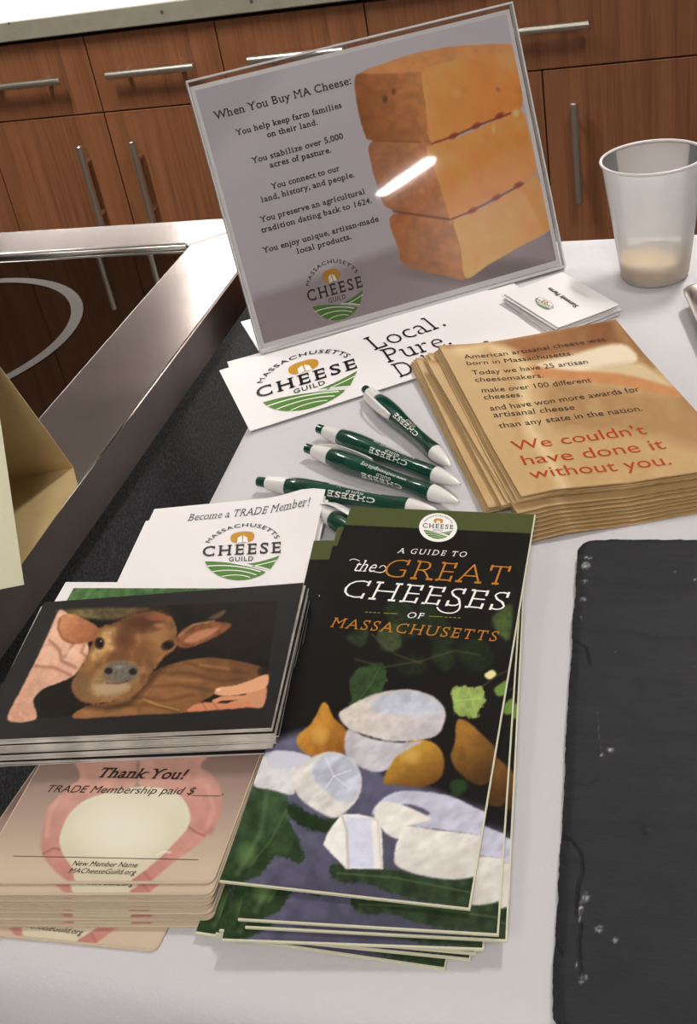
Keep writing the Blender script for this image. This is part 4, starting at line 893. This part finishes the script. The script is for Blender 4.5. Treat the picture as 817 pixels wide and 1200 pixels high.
# =================================================================== cheese guide brochures
KB = [at((257, 1033), .0185), at((551, 1066), .015), at((628, 603), .026), at((411.5, 594), .029)]
cL = lambda x, y: (220+x/2.0425, 780+y/2.0425)
cT = lambda x, y: (340+x/2.7233, 580+y/2.7233)
def bro_paint(P):
    P.crop(2.0425, 220, 780); P.fill((24, 21, 20)); s = P
    s.mixin(np.clip(fbm(P.Q/50, 3)*1.6, 0, 1)*.25, (50, 46, 40))
    # dim vines
    for pts, c in (([(560, -150), (610, -120), (640, -60), (600, -40), (560, -90)], (34, 44, 26)), ([(470, -130), (520, -150), (560, -90), (520, -60)], (36, 46, 28)), ([(640, -30), (700, -60), (730, -10), (690, 20)], (30, 42, 24)), ([(500, -5), (560, -20), (570, 20), (520, 30)], (30, 38, 24)), ([(730, -110), (775, -140), (770, -60), (745, -70)], (70, 88, 44)), ([(600, -60), (640, -20), (620, 20), (585, -10)], (38, 46, 28)), ([(455, -75), (505, -95), (510, -40), (470, -30)], (60, 72, 40)), ([(380, -60), (430, -85), (420, -40)], (44, 56, 34))): s.poly(pts, c, 5, tex=.3, ts=10)
    for ln in ([(400, -10), (470, 10), (560, -5), (640, -30), (700, -20)], [(440, -70), (500, -20), (560, 0)], [(700, 60), (740, 30), (780, 10)]): s.line(ln, 3, (84, 78, 50), 4, .8)
    # purple cloth
    s.poly([(140, 240), (190, 190), (280, 160), (330, 180), (400, 210), (470, 262), (560, 290), (720, 350), (740, 620), (60, 600)], (98, 96, 124), 12, sm=False, tex=.2, ts=30, col2=(74, 72, 92), grad=((300, 200), (500, 560)))
    s.poly([(470, 262), (560, 280), (720, 330), (720, 200), (500, 200)], (24, 21, 22), 12, a=.9)
    # leaves
    s.poly([(386, 58), (398, 22), (440, 4), (468, 2), (476, 40), (462, 78), (440, 104), (410, 100), (384, 108), (394, 84)], (50, 74, 38), 3, jag=7, tex=.35, ts=16)
    s.line([(400, 100), (440, 50), (460, 10)], 2, (90, 120, 60), 3, .7)
    s.poly([(634, 86), (632, 62), (660, 56), (680, 60), (704, 58), (712, 86), (700, 108), (690, 134), (664, 126), (640, 120)], (148, 174, 84), 2.5, jag=7, tex=.2, ts=14); s.line([(640, 90), (700, 85)], 2, (190, 214, 110), 2, .7); s.line([(672, 60), (690, 120)], 2, (190, 214, 110), 2, .6)
    s.poly([(712, 26), (728, 16), (738, 26), (726, 38), (714, 36)], (232, 222, 150), 2); s.poly([(735, 60), (768, 40), (764, 72), (742, 78)], (110, 148, 56), 3)
    s.poly([(235, 330), (330, 372), (372, 362), (342, 404), (262, 382)], (34, 54, 28), 4, jag=7, tex=.2, ts=14); s.poly([(628, 285), (660, 278), (668, 300), (640, 318)], (40, 62, 30), 4)
    s.poly([(160, 282), (180, 274), (214, 296), (242, 330), (238, 362), (272, 434), (272, 474), (212, 458), (166, 506), (74, 520), (110, 420), (130, 340)], (58, 82, 50), 3, jag=7, tex=.4, ts=26, col2=(44, 66, 36), grad=((150, 300), (180, 480)))
    s.line([(190, 300), (176, 400), (120, 500)], 9, (104, 140, 92), 14, .5); s.blob(140, 455, 30, 36, (110, 146, 80), .5); s.line([(236, 350), (200, 420), (150, 480)], 3, (90, 122, 66), 4, .6)
    s.poly([(344, 480), (400, 478), (430, 492), (500, 490), (560, 506), (640, 512), (740, 500), (740, 580), (600, 570), (500, 548), (420, 520), (380, 522), (350, 510)], (44, 62, 38), 3, jag=7, tex=.35, ts=20); s.line([(360, 498), (500, 510), (680, 545)], 3, (100, 130, 78), 4, .6)
    # pears
    s.poly([(322, 96), (334, 100), (350, 132), (380, 160), (387, 190), (370, 216), (330, 224), (290, 220), (262, 196), (264, 172), (290, 150), (305, 128)], (204, 136, 42), 2.5, tex=.12, ts=14, col2=(150, 88, 26), grad=((300, 150), (372, 215)))
    s.blob(316, 170, 26, 30, (232, 176, 76), .7)
    s.poly([(645, 138), (672, 142), (700, 168), (735, 205), (742, 260), (700, 292), (650, 262), (630, 225), (640, 190)], (176, 118, 40), 3, tex=.15, ts=16, col2=(84, 52, 20), grad=((650, 150), (710, 270)))
    s.poly([(470, 286), (484, 240), (510, 200), (552, 182), (596, 196), (614, 232), (604, 276), (560, 296), (500, 290)], (206, 152, 44), 3, tex=.12, ts=16, col2=(118, 72, 24), grad=((530, 200), (570, 290)))
    s.blob(536, 222, 32, 24, (226, 182, 84), .6)
    # cheeses
    wh, sh_ = (232, 226, 220), (196, 194, 212)
    s.poly([(384, 160), (430, 178), (500, 190), (560, 188), (540, 200), (500, 224), (476, 256), (440, 258), (392, 236), (376, 205)], (206, 200, 208), 3, tex=.05, ts=12, ridge=.16)
    s.poly([(362, 122), (400, 96), (450, 74), (520, 63), (584, 78), (616, 112), (612, 150), (592, 176), (540, 186), (480, 186), (420, 170), (384, 156)], (228, 216, 204), 2.5, tex=.06, ts=10, ridge=.14, col2=(206, 198, 204), grad=((420, 100), (600, 180)))
    s.poly([(440, 96), (480, 74), (530, 68), (584, 84), (608, 114), (560, 126), (500, 124), (452, 116)], (204, 208, 222), 4, tex=.06, ts=12, ridge=.16)
    s.poly([(158, 292), (160, 250), (186, 216), (240, 211), (296, 226), (282, 248), (260, 264), (258, 300), (246, 314), (200, 302)], (226, 222, 224), 2.5, tex=.06, ts=12, ridge=.16); s.poly([(186, 216), (240, 211), (294, 226), (270, 244), (220, 252), (196, 244)], (206, 206, 220), 3)
    s.poly([(253, 272), (280, 236), (338, 212), (392, 230), (417, 276), (406, 326), (362, 366), (330, 362), (280, 332), (258, 306)], (234, 228, 222), 2.5, tex=.05, ts=12, ridge=.16)
    s.poly([(300, 246), (340, 216), (392, 232), (415, 276), (400, 322), (366, 330), (330, 305), (306, 280)], (206, 210, 226), 4, tex=.05, ts=14, ridge=.2)
    for ln in ([(330, 225), (350, 270), (390, 300)], [(350, 270), (392, 256)], [(350, 270), (330, 300)]): s.line(ln, 2, (238, 238, 246), 3, .8)
    s.poly([(445, 362), (460, 330), (500, 308), (560, 306), (630, 318), (690, 346), (740, 372), (740, 420), (690, 408), (600, 396), (530, 384), (580, 358), (520, 336)], (206, 204, 226), 2.5, tex=.05, ts=16, ridge=.16)
    s.poly([(448, 364), (462, 332), (500, 334), (548, 352), (582, 372), (540, 384), (522, 392), (506, 418), (470, 400)], (236, 230, 220), 2.5, tex=.04, ts=12, ridge=.1)
    s.poly([(522, 388), (600, 398), (690, 408), (740, 420), (735, 490), (690, 506), (640, 514), (570, 506), (505, 484), (496, 452), (508, 412)], (240, 234, 226), 2.5, tex=.04, ts=14, ridge=.12, col2=(222, 214, 206), grad=((560, 400), (600, 510)))
    s.poly([(368, 360), (410, 360), (458, 370), (466, 400), (469, 489), (430, 488), (380, 488), (326, 432), (336, 404)], (240, 236, 230), 2, sm=False, tex=.05, ts=12)
    s.poly([(378, 366), (440, 370), (448, 486), (384, 486), (380, 430)], (212, 214, 236), 3, sm=False, tex=.05, ts=12); s.line([(370, 362), (382, 400), (386, 486)], 6, (198, 184, 166), 5, .8); s.line([(440, 368), (456, 375), (466, 488)], 5, (206, 194, 176), 5, .7)
    # green band on top (in card coordinates) and spine wear
    v = P.uv[:, 1]; s.mixin((v > .932).astype(float), (78, 86, 42))
br = Sheet('brochure', KB, .0011, cream_edge, 'uppermost guide brochure, dark cover with pears and white cheeses, all lettering in view', 'brochure', 'pile of cheese guide brochures', nseg=9)
br.picture('printed_picture', bro_paint, .0, .993, .003, 1, nu=230, nv=470, gain=1.0)
S_ = lambda **k: k
br.text([('A GUIDE TO', cT(344, 190), cT(558, 203), cT(346, 173), 'white', S_(serif=True, slant=.15, track=.18, off=-.005)),
  ('the', cT(198, 249), cT(268, 252), cT(205, 212), 'white', S_(serif=True, slant=.35, off=-.005)),
  ('GREAT', cT(284, 268), cT(688, 295), cT(290, 206), 'gold', S_(serif=True, slant=.1, off=-.024, track=.02)),
  ('CHEESES', cT(150, 332), cT(682, 378), cT(156, 272), 'white', S_(serif=True, slant=.1, off=-.022, track=.0)),
  ('OF', cT(370, 400), cT(424, 404), cT(372, 381), 'white', S_(serif=True, slant=.15, track=.15)),
  ('MASSACHUSETTS', cT(125, 430), cT(652, 476), cT(128, 398), 'gold', S_(serif=True, slant=.12, off=-.01, track=.1))])
dash = []
for x in (240, 253, 266, 279): dash.append(([cT(x, 380+.05*(x-240)), cT(x+9, 380.4+.05*(x-240)), cT(x+9, 383+.05*(x-240)), cT(x, 382.6+.05*(x-240))], 0))
dash.append(([cT(299, 383), cT(344, 385), cT(344, 387.5), cT(299, 385.5)], 0)); dash.append(([cT(444, 393), cT(488, 395), cT(488, 397.5), cT(444, 395.5)], 0))
for x in (494, 508, 522, 536): dash.append(([cT(x, 396+.05*(x-494)), cT(x+9, 396.4+.05*(x-494)), cT(x+9, 399+.05*(x-494)), cT(x, 398.6+.05*(x-494))], 0))
br.flat('dashes', dash, mats=[INK['olive']])
# flourish of the small word and the tail of the S
fl_ = MB()
def flo(pts, w): 
    uv = br.uv(np.array(pts, float)); w_ = np.linalg.norm(br.L[1]-br.L[0]); h__ = np.linalg.norm(br.L[3]-br.L[0]); q = uv*np.array([w_, h__]); V, F = strip(q, w); fl_.add(br.surf(np.array(V)/np.array([w_, h__]), .0003), F)
flo([cT(*p) for p in qbez((190, 215), (200, 204), (222, 216), 8)], .0006); flo([cT(*p) for p in qbez((262, 248), (300, 262), (308, 240), 8)], .0006); flo([cT(*p) for p in qbez((308, 240), (300, 222), (286, 238), 8)], .0006); flo([cT(*p) for p in qbez((470, 365), (480, 388), (520, 384), 8)], .0009); flo([cT(*p) for p in qbez((520, 384), (552, 376), (540, 345), 8)], .0009)
o = fl_.build('flourish', INK['white'], br.o); br.kids.append(o)
br.emblem(cT(474, 110), cT(524, 113), cT(477, 72), disc=True)
wB = np.linalg.norm(KB[1]-KB[0]); hB = np.linalg.norm(KB[3]-KB[0])
flat_rest = br.L[:, 2].copy()
# flat copy for the lower ones
def place_brochure(brp, tlp, z, label, bl=None):
    turn = None
    if bl: q = at(brp, z)-at(bl, z); turn = math.atan2(q[1], q[0])
    B = at(brp, z); v = (at(tlp, z+.009)-B)[:2] if tlp else None; a = math.atan2(v[1], v[0])-math.atan2(hB, -wB) if turn is None else turn
    n = np.array([-math.sin(a), math.cos(a)]); d = np.array([math.cos(a), math.sin(a)]); c = B[:2]-d*wB/2+n*hB/2
    return br.dup((c[0], c[1], z+.0054), a-MIS, label)
d0 = KB[1]-KB[0]; MIS = math.atan2(d0[1], d0[0])-br.rz
for bp, tp_, z, lb, bl in (((583, 1096), (395, 612), .0128, 'second guide brochure down, turned slightly, its cheese wedge repeating below the top one', None),
                      ((593, 1103), (398, 622), .0108, 'third guide brochure down, its right edge furthest right on the cloth', None),
                      ((566, 1113), (374, 644), .0090, 'fourth guide brochure down, a green corner showing at upper left', None),
                      ((556, 1118), None, .0062, 'fifth guide brochure down, a thin green sliver at the bottom', (262, 1097)),
                      ((550, 1125), None, .0040, 'second lowest guide brochure, its pale corner just below the pile', (260, 1101)),
                      ((520, 1136), None, .0022, 'lowest guide brochure, its corner on the cloth nearest us', (243, 1101))):
    place_brochure(bp, tp_, z, lb, bl)

# =================================================================== slate board
slate_m = mat('grey_slate', (50, 52, 54), .6, Specular_IOR_Level=.2)
nt, b = nodes(slate_m); va = nt.nodes.new('ShaderNodeVertexColor'); va.layer_name = 'print'
n_ = noise(nt, 30, 8, .62, stretch=(1, 3, 1)); mxc = nt.nodes.new('ShaderNodeMix'); mxc.data_type = 'RGBA'; mxc.blend_type = 'MULTIPLY'; mxc.inputs[0].default_value = 1
nt.links.new(va.outputs[0], mxc.inputs[6]); nt.links.new(ramp(nt, n_.outputs[0], [(.3, (222, 222, 224)), (.7, (255, 255, 255))]).outputs[0], mxc.inputs[7]); nt.links.new(mxc.outputs[2], b.inputs['Base Color'])
bump(nt, b, n_.outputs[0], .6, .002)
sz = .0065
sTL = at((676, 632), sz); sBLp = at((645, 1172), sz); eS = (sTL-sBLp); hS = np.linalg.norm(eS)+.014; eS /= np.linalg.norm(eS); dS = at((817, 631), sz)-sTL; dS[2] = 0; dS /= np.linalg.norm(dS)
sO = sTL-eS*hS; wS = .40
NU, NV = 300, 340
U_, V_ = np.meshgrid(np.linspace(0, 1, NU)**1.7, np.linspace(0, 1, NV)); U_ = U_.ravel(); V_ = V_.ravel()
rc_ = .010
def slate_pts(inset=0., jit=1.):
    x = U_*wS; y = V_*hS
    # chipped outline: pull the rim in by noise
    def rim(t, seed): return (np.abs(fbm(np.stack([t*160, t*0+seed], 1), seed, 4))*.0014+np.clip(fbm(np.stack([t*25, t*0+seed*3], 1), seed+5, 3), 0, 1)*.0035)*jit+inset
    L_ = rim(y, 3); R_ = rim(y, 5); B_ = rim(x, 7); T_ = rim(x, 9)
    # rounded corners
    def rnd(y): 
        a = np.clip(rc_-y, 0, rc_); return rc_-np.sqrt(np.maximum(rc_**2-a**2, 0))
    L_ = L_+rnd(y)+rnd(hS-y); R_ = R_+rnd(y)+rnd(hS-y)
    X = L_+U_*(wS-L_-R_); Y = B_+V_*(hS-B_-T_); return X, Y
X, Y = slate_pts()
ez = np.minimum(np.minimum(U_*wS, (1-U_)*wS), np.minimum(V_*hS, (1-V_)*hS))
Z = fbm(np.stack([X*50, Y*50], 1), 21, 4)*.0009-np.clip(1-ez/.005, 0, 1)**1.5*.0016*(1+fbm(np.stack([X*300, Y*300], 1), 4)*1.2)
for cyy, amp, sd_ in ((.235, .0005, 1), (.16, .0006, 2), (.285, .0004, 3), (.10, .0005, 4)):
    yy = cyy+fbm(np.stack([X*18, X*0+sd_], 1), sd_)*.02-X*.03; Z += amp*np.clip((Y-yy)/.0012, -1, 1)*.5
Pw = sO+np.outer(X, dS)+np.outer(Y, eS); pxs = project(Pw)
sp = Paint(pxs); sp.crop(2.069, 560, 620); sp.fill((42, 43, 46))
for x, y, rx, ry, a in ((262, 92, 14, 12, .7), (268, 72, 12, 5, .6), (262, 130, 16, 6, .7), (256, 172, 10, 7, .6), (252, 218, 5, 6, .5), (480, 106, 4, 4, .9), (528, 126, 4, 4, .9), (332, 297, 5, 4, .5), (302, 547, 7, 5, .9), (322, 534, 12, 6, .6), (262, 888, 12, 16, .9), (250, 915, 7, 20, .8), (246, 938, 4, 12, .6), (292, 966, 14, 12, .6), (334, 993, 9, 9, .5), (238, 1052, 4, 8, .7), (256, 1084, 12, 14, .8), (250, 1094, 6, 7, .8)):
    sp.blob(x, y, rx, ry, (196, 196, 196), 1, 1); 
nzz = np.clip(.55+fbm(sp.Q/5, 6)*3.2, 0, 1)[:, None]; sp.c = np.array([42, 43, 46])*(1-nzz)+sp.c*nzz
sp.line([(290, 440), (294, 500), (300, 545)], 1.2, (110, 110, 112), 1.5, .7)
rel = lambda pts, w: sp_line(pts, w)
def crack(pts, w, dep):
    global Z
    p = np.asarray(pts, float); d = np.full(len(sp.Q), 1e9)
    for A, B in zip(p[:-1], p[1:]):
        e = B-A; q = sp.Q-A; t = np.clip((q@e)/(e@e), 0, 1); d = np.minimum(d, np.hypot(*(q-t[:, None]*e).T))
    Z = Z-dep*np.clip(1-d/w, 0, 1)
    if dep > 0: sp.line(pts, 1.4, (24, 24, 26), 2.5, .6)
crack([(222, 262), (240, 275), (262, 290), (272, 330)], 5, .0011); crack([(205, 738), (225, 750), (250, 785), (254, 830), (242, 860), (238, 925), (250, 960), (244, 1000), (250, 1090)], 5, .0012); crack([(176, 940), (190, 1000), (204, 1030)], 4, .001); crack([(215, 615), (260, 618), (285, 606)], 4, .0007); crack([(408, 730), (412, 733)], 9, -.0012)
sroot = empty('slate_board', tuple(sO*[1, 1, 0]+[0, 0, .0004]), math.atan2(dS[1], dS[0]), 'dark grey slate board with chipped edges and chalky scuffs, lower right', 'board')
def s_loc(X, Y, Z): ca, sa = math.cos(-sroot.rotation_euler.z), math.sin(-sroot.rotation_euler.z); W_2 = np.outer(X, dS)+np.outer(Y, eS); return np.stack([W_2[:, 0]*ca-W_2[:, 1]*sa, W_2[:, 0]*sa+W_2[:, 1]*ca, Z], 1)
me = grid_mesh('slate_top', s_loc(X, Y, Z+sz-.0004), NU, NV, s2l(np.clip(sp.c, 0, 255)))
# close the sides
ring = [i for i in range(NU)]+[NU*(j+1)-1 for j in range(1, NV)]+[NU*(NV-1)+i for i in range(NU-2, -1, -1)]+[NU*j for j in range(NV-2, 0, -1)]
rim = s_loc(X[ring], Y[ring], (Z+sz-.0004)[ring]); N = len(ring); low = rim.copy(); low[:, 2] = 0.; cen = rim.mean(0); mid = rim.copy(); mid[:, 2] = rim[:, 2]*.5
jit = np.array([random.uniform(-.0012, .0004) for _ in range(N)]); dirs = mid-cen; dirs[:, 2] = 0; dirs /= np.linalg.norm(dirs, axis=1)[:, None]; mid += dirs*jit[:, None]; low -= dirs*.0025
V = list(rim)+list(mid)+list(low); F = []
for l in range(2): F += [(l*N+(i+1) % N, l*N+i, (l+1)*N+i, (l+1)*N+(i+1) % N) for i in range(N)]
F.append(tuple(range(2*N, 3*N))[::-1])
link('slate_face', me, slate_m, sroot)
se = mat('slate_edge', (44, 46, 48), .75); nt, b = nodes(se); bump(nt, b, noise(nt, 300, 5).outputs[0], .6, .001)
link('chipped_edge', mesh('slate_rim', V, F), se, sroot)

# =================================================================== plastic cup
cx_, cy_, rb_, rt_, hc_ = .2958, .9160, .0278, .0422, .1033
cup = empty('plastic_cup', (cx_, cy_, .0003), 0, 'frosted plastic cup with a little pale yellow drink at the bottom', 'cup')
cm = bpy.data.materials.new('frosted_plastic'); cm.use_nodes = True; nt = cm.node_tree; nt.nodes.clear()
o_ = nt.nodes.new('ShaderNodeOutputMaterial'); tl_ = nt.nodes.new('ShaderNodeBsdfTranslucent'); df = nt.nodes.new('ShaderNodeBsdfDiffuse'); tp = nt.nodes.new('ShaderNodeBsdfTransparent'); gl = nt.nodes.new('ShaderNodeBsdfGlossy')
tl_.inputs[0].default_value = (1, .99, 1, 1); df.inputs[0].default_value = (.95, .94, .97, 1); tp.inputs[0].default_value = (.98, .98, .98, 1); gl.inputs['Roughness'].default_value = .22
def mixn(f, a, b_):
    m_x = nt.nodes.new('ShaderNodeMixShader')
    if isinstance(f, float): m_x.inputs[0].default_value = f
    else: nt.links.new(f, m_x.inputs[0])
    nt.links.new(a, m_x.inputs[1]); nt.links.new(b_, m_x.inputs[2]); return m_x.outputs[0]
nz = noise(nt, 30, 3); mr = nt.nodes.new('ShaderNodeMapRange'); mr.inputs[3].default_value = .36; mr.inputs[4].default_value = .42; nt.links.new(nz.outputs[0], mr.inputs[0])
x_ = mixn(mr.outputs[0], mixn(.5, tl_.outputs[0], df.outputs[0]), tp.outputs[0]); fz = nt.nodes.new('ShaderNodeFresnel'); fz.inputs[0].default_value = 1.4; x_ = mixn(fz.outputs[0], x_, gl.outputs[0]); nt.links.new(x_, o_.inputs[0])
mb = MB(); th_ = .0008; rad_ = lambda z: rb_+(rt_-.0012-rb_)*z/hc_
zs = [0, .001, .004]+list(np.linspace(.012, hc_-.004, 12))
mb.lathe_z([(0.0, rb_-.003), (.0008, rb_-.0006)]+[(z, rad_(z)) for z in zs[2:]]+[(hc_-.003, rad_(hc_-.003))]+[(z, rad_(z)-th_) for z in reversed([hc_-.003]+zs[2:])]+[(.0022, rb_-.0022)], 72, cap0=True, cap1=True)
V_w = mb.V; F_w = mb.F; nl = 2+len(zs[2:])+1; mb.mi = [0 if min(f)//72 < nl-1 or len(f) > 4 else 1 for f in F_w]
cm2 = bpy.data.materials.new('clear_inner_skin'); cm2.use_nodes = True; nt = cm2.node_tree; nt.nodes.clear(); o2 = nt.nodes.new('ShaderNodeOutputMaterial'); t2 = nt.nodes.new('ShaderNodeBsdfTransparent'); g2 = nt.nodes.new('ShaderNodeBsdfTranslucent'); nz2 = noise(nt, 30, 2); m2 = nt.nodes.new('ShaderNodeMixShader'); r2 = nt.nodes.new('ShaderNodeMapRange'); r2.inputs[3].default_value = .05; r2.inputs[4].default_value = .10; nt.links.new(nz2.outputs[0], r2.inputs[0]); nt.links.new(r2.outputs[0], m2.inputs[0]); nt.links.new(t2.outputs[0], m2.inputs[1]); nt.links.new(g2.outputs[0], m2.inputs[2]); nt.links.new(m2.outputs[0], o2.inputs[0])
mb.build('wall', [cm, cm2], cup, smooth=True, angle=45)
rimm = mat('plastic_rim', (226, 222, 224), .3); nt, b = nodes(rimm); bump(nt, b, noise(nt, 60, 2).outputs[0], .03, .0003)
mb = MB(); n = 72; k = 8; V = []
for i in range(n):
    a = 2*math.pi*i/n
    for j in range(k):
        q = 2*math.pi*j/k; r_ = rt_-.0011+.0012*math.cos(q); V.append((r_*math.cos(a), r_*math.sin(a), hc_-.0014+.0014*math.sin(q)))
mb.add(V, [(i*k+j, ((i+1) % n)*k+j, ((i+1) % n)*k+(j+1) % k, i*k+(j+1) % k) for i in range(n) for j in range(k)]); mb.build('rim', rimm, cup, smooth=True)
lq = mat('pale_yellow_drink', (252, 200, 60), .08, Transmission_Weight=.1, IOR=1.33)
nt, b = nodes(lq); nt.links.new(ramp(nt, noise(nt, 30, 2).outputs[0], [(.3, (252, 196, 44)), (.7, (253, 206, 66))]).outputs[0], b.inputs['Base Color'])
drink = MB(); hl = .0165; drink.lathe_z([(0, rb_-.004), (.001, rad_(.001)-.0016)]+[(z, rad_(z)-.0014) for z in np.linspace(.004, hl, 5)], 64, cap0=True, cap1=True)
dk = drink.build('drink', lq, None, (cx_, cy_, .0028), smooth=True, angle=40); tag(dk, 'shallow pale yellow drink inside the frosted plastic cup', 'drink')

# =================================================================== metal tray corner at the right edge
tm = mat('grey_metal_tray', (128, 120, 112), .35, .9); nt, b = nodes(tm); bump(nt, b, noise(nt, 40, 4, stretch=(1, 20, 1)).outputs[0], .05, .0005)
TR0 = at((803.5, 340), .016); ta = R(-9); tray = empty('metal_tray', (TR0[0], TR0[1], .0003), ta, 'grey metal tray, only its rounded corner in view beside the cup', 'tray')
def rrect(x0, x1, y0, y1, r, k=7):
    out = []
    for cx, cy, a0 in ((x1-r, y0+r, -90), (x1-r, y1-r, 0), (x0+r, y1-r, 90), (x0+r, y0+r, 180)):
        for j in range(k): a = R(a0+90*j/(k-1)); out.append((cx+r*math.cos(a), cy+r*math.sin(a)))
    return out
rings = [(0, .010, .004), (0, .0, .016), (0, -.0025, .0165), (0, -.0025, .0155), (0, .0, .0148), (0, .011, .0055)]
mb = MB(); V = []; 
for _, ins_, z in rings: V += [(x, y, z) for x, y in rrect(ins_, .30-ins_, -.20+ins_+.006, .006-ins_, .014)]
n = 28; F = [tuple(range(n))[::-1]]+[(l*n+i, l*n+(i+1) % n, (l+1)*n+(i+1) % n, (l+1)*n+i) for l in range(5) for i in range(n)]+[tuple(range(5*n, 6*n))]
mb.add(V, F); mb.build('pan', tm, tray, smooth=True, angle=40)
for x, y in ((.03, -.02), (.27, -.02), (.03, -.17), (.27, -.17)):
    mb = MB(); mb.tube((x, y, 0), (x, y, .0042), .006, 12); mb.build('foot', se, tray)

# =================================================================== cream tent card on the cooktop
cream = mat('cream_card', (232, 226, 196), .7); nt, b = nodes(cream); bump(nt, b, noise(nt, 200, 3).outputs[0], .05, .0004)
tan = mat('tan_card_inside', (196, 170, 122), .75); nt, b = nodes(tan); bump(nt, b, noise(nt, 200, 3).outputs[0], .05, .0004); nt.links.new(ramp(nt, noise(nt, 25, 3).outputs[0], [(.3, (188, 162, 114)), (.7, (204, 178, 130))]).outputs[0], b.inputs['Base Color'])  # card is cream; shade of its inside and base is put into this tan
f_r, b_r = at((28.5, 685), .0012), at((86, 548), .0012); apex = None
d = ray((-10.6, 416)); ya = (f_r[1]+b_r[1])/2; apex = EYE_P+d*(ya/d[1]); wT = np.array([-.22, 0, 0])
tent = empty('tent_card', (f_r[0], f_r[1], .0004), 0, 'cream folded tent card with tan inside, cut by the left edge', 'card')
def quad_panel(name, a, b_, c, d, t, m):
    P = [np.array(p)-np.array([f_r[0], f_r[1], .0004]) for p in (a, b_, c, d)]; n = np.cross(P[1]-P[0], P[3]-P[0]); n /= np.linalg.norm(n); mb = MB()
    V = P+[p+n*t for p in P]; mb.add(V, [(3, 2, 1, 0), (4, 5, 6, 7), (0, 1, 5, 4), (1, 2, 6, 5), (2, 3, 7, 6), (3, 0, 4, 7)]); return mb.build(name, m, tent)
quad_panel('front_panel', f_r+wT, f_r, apex, apex+wT, .0008, cream)
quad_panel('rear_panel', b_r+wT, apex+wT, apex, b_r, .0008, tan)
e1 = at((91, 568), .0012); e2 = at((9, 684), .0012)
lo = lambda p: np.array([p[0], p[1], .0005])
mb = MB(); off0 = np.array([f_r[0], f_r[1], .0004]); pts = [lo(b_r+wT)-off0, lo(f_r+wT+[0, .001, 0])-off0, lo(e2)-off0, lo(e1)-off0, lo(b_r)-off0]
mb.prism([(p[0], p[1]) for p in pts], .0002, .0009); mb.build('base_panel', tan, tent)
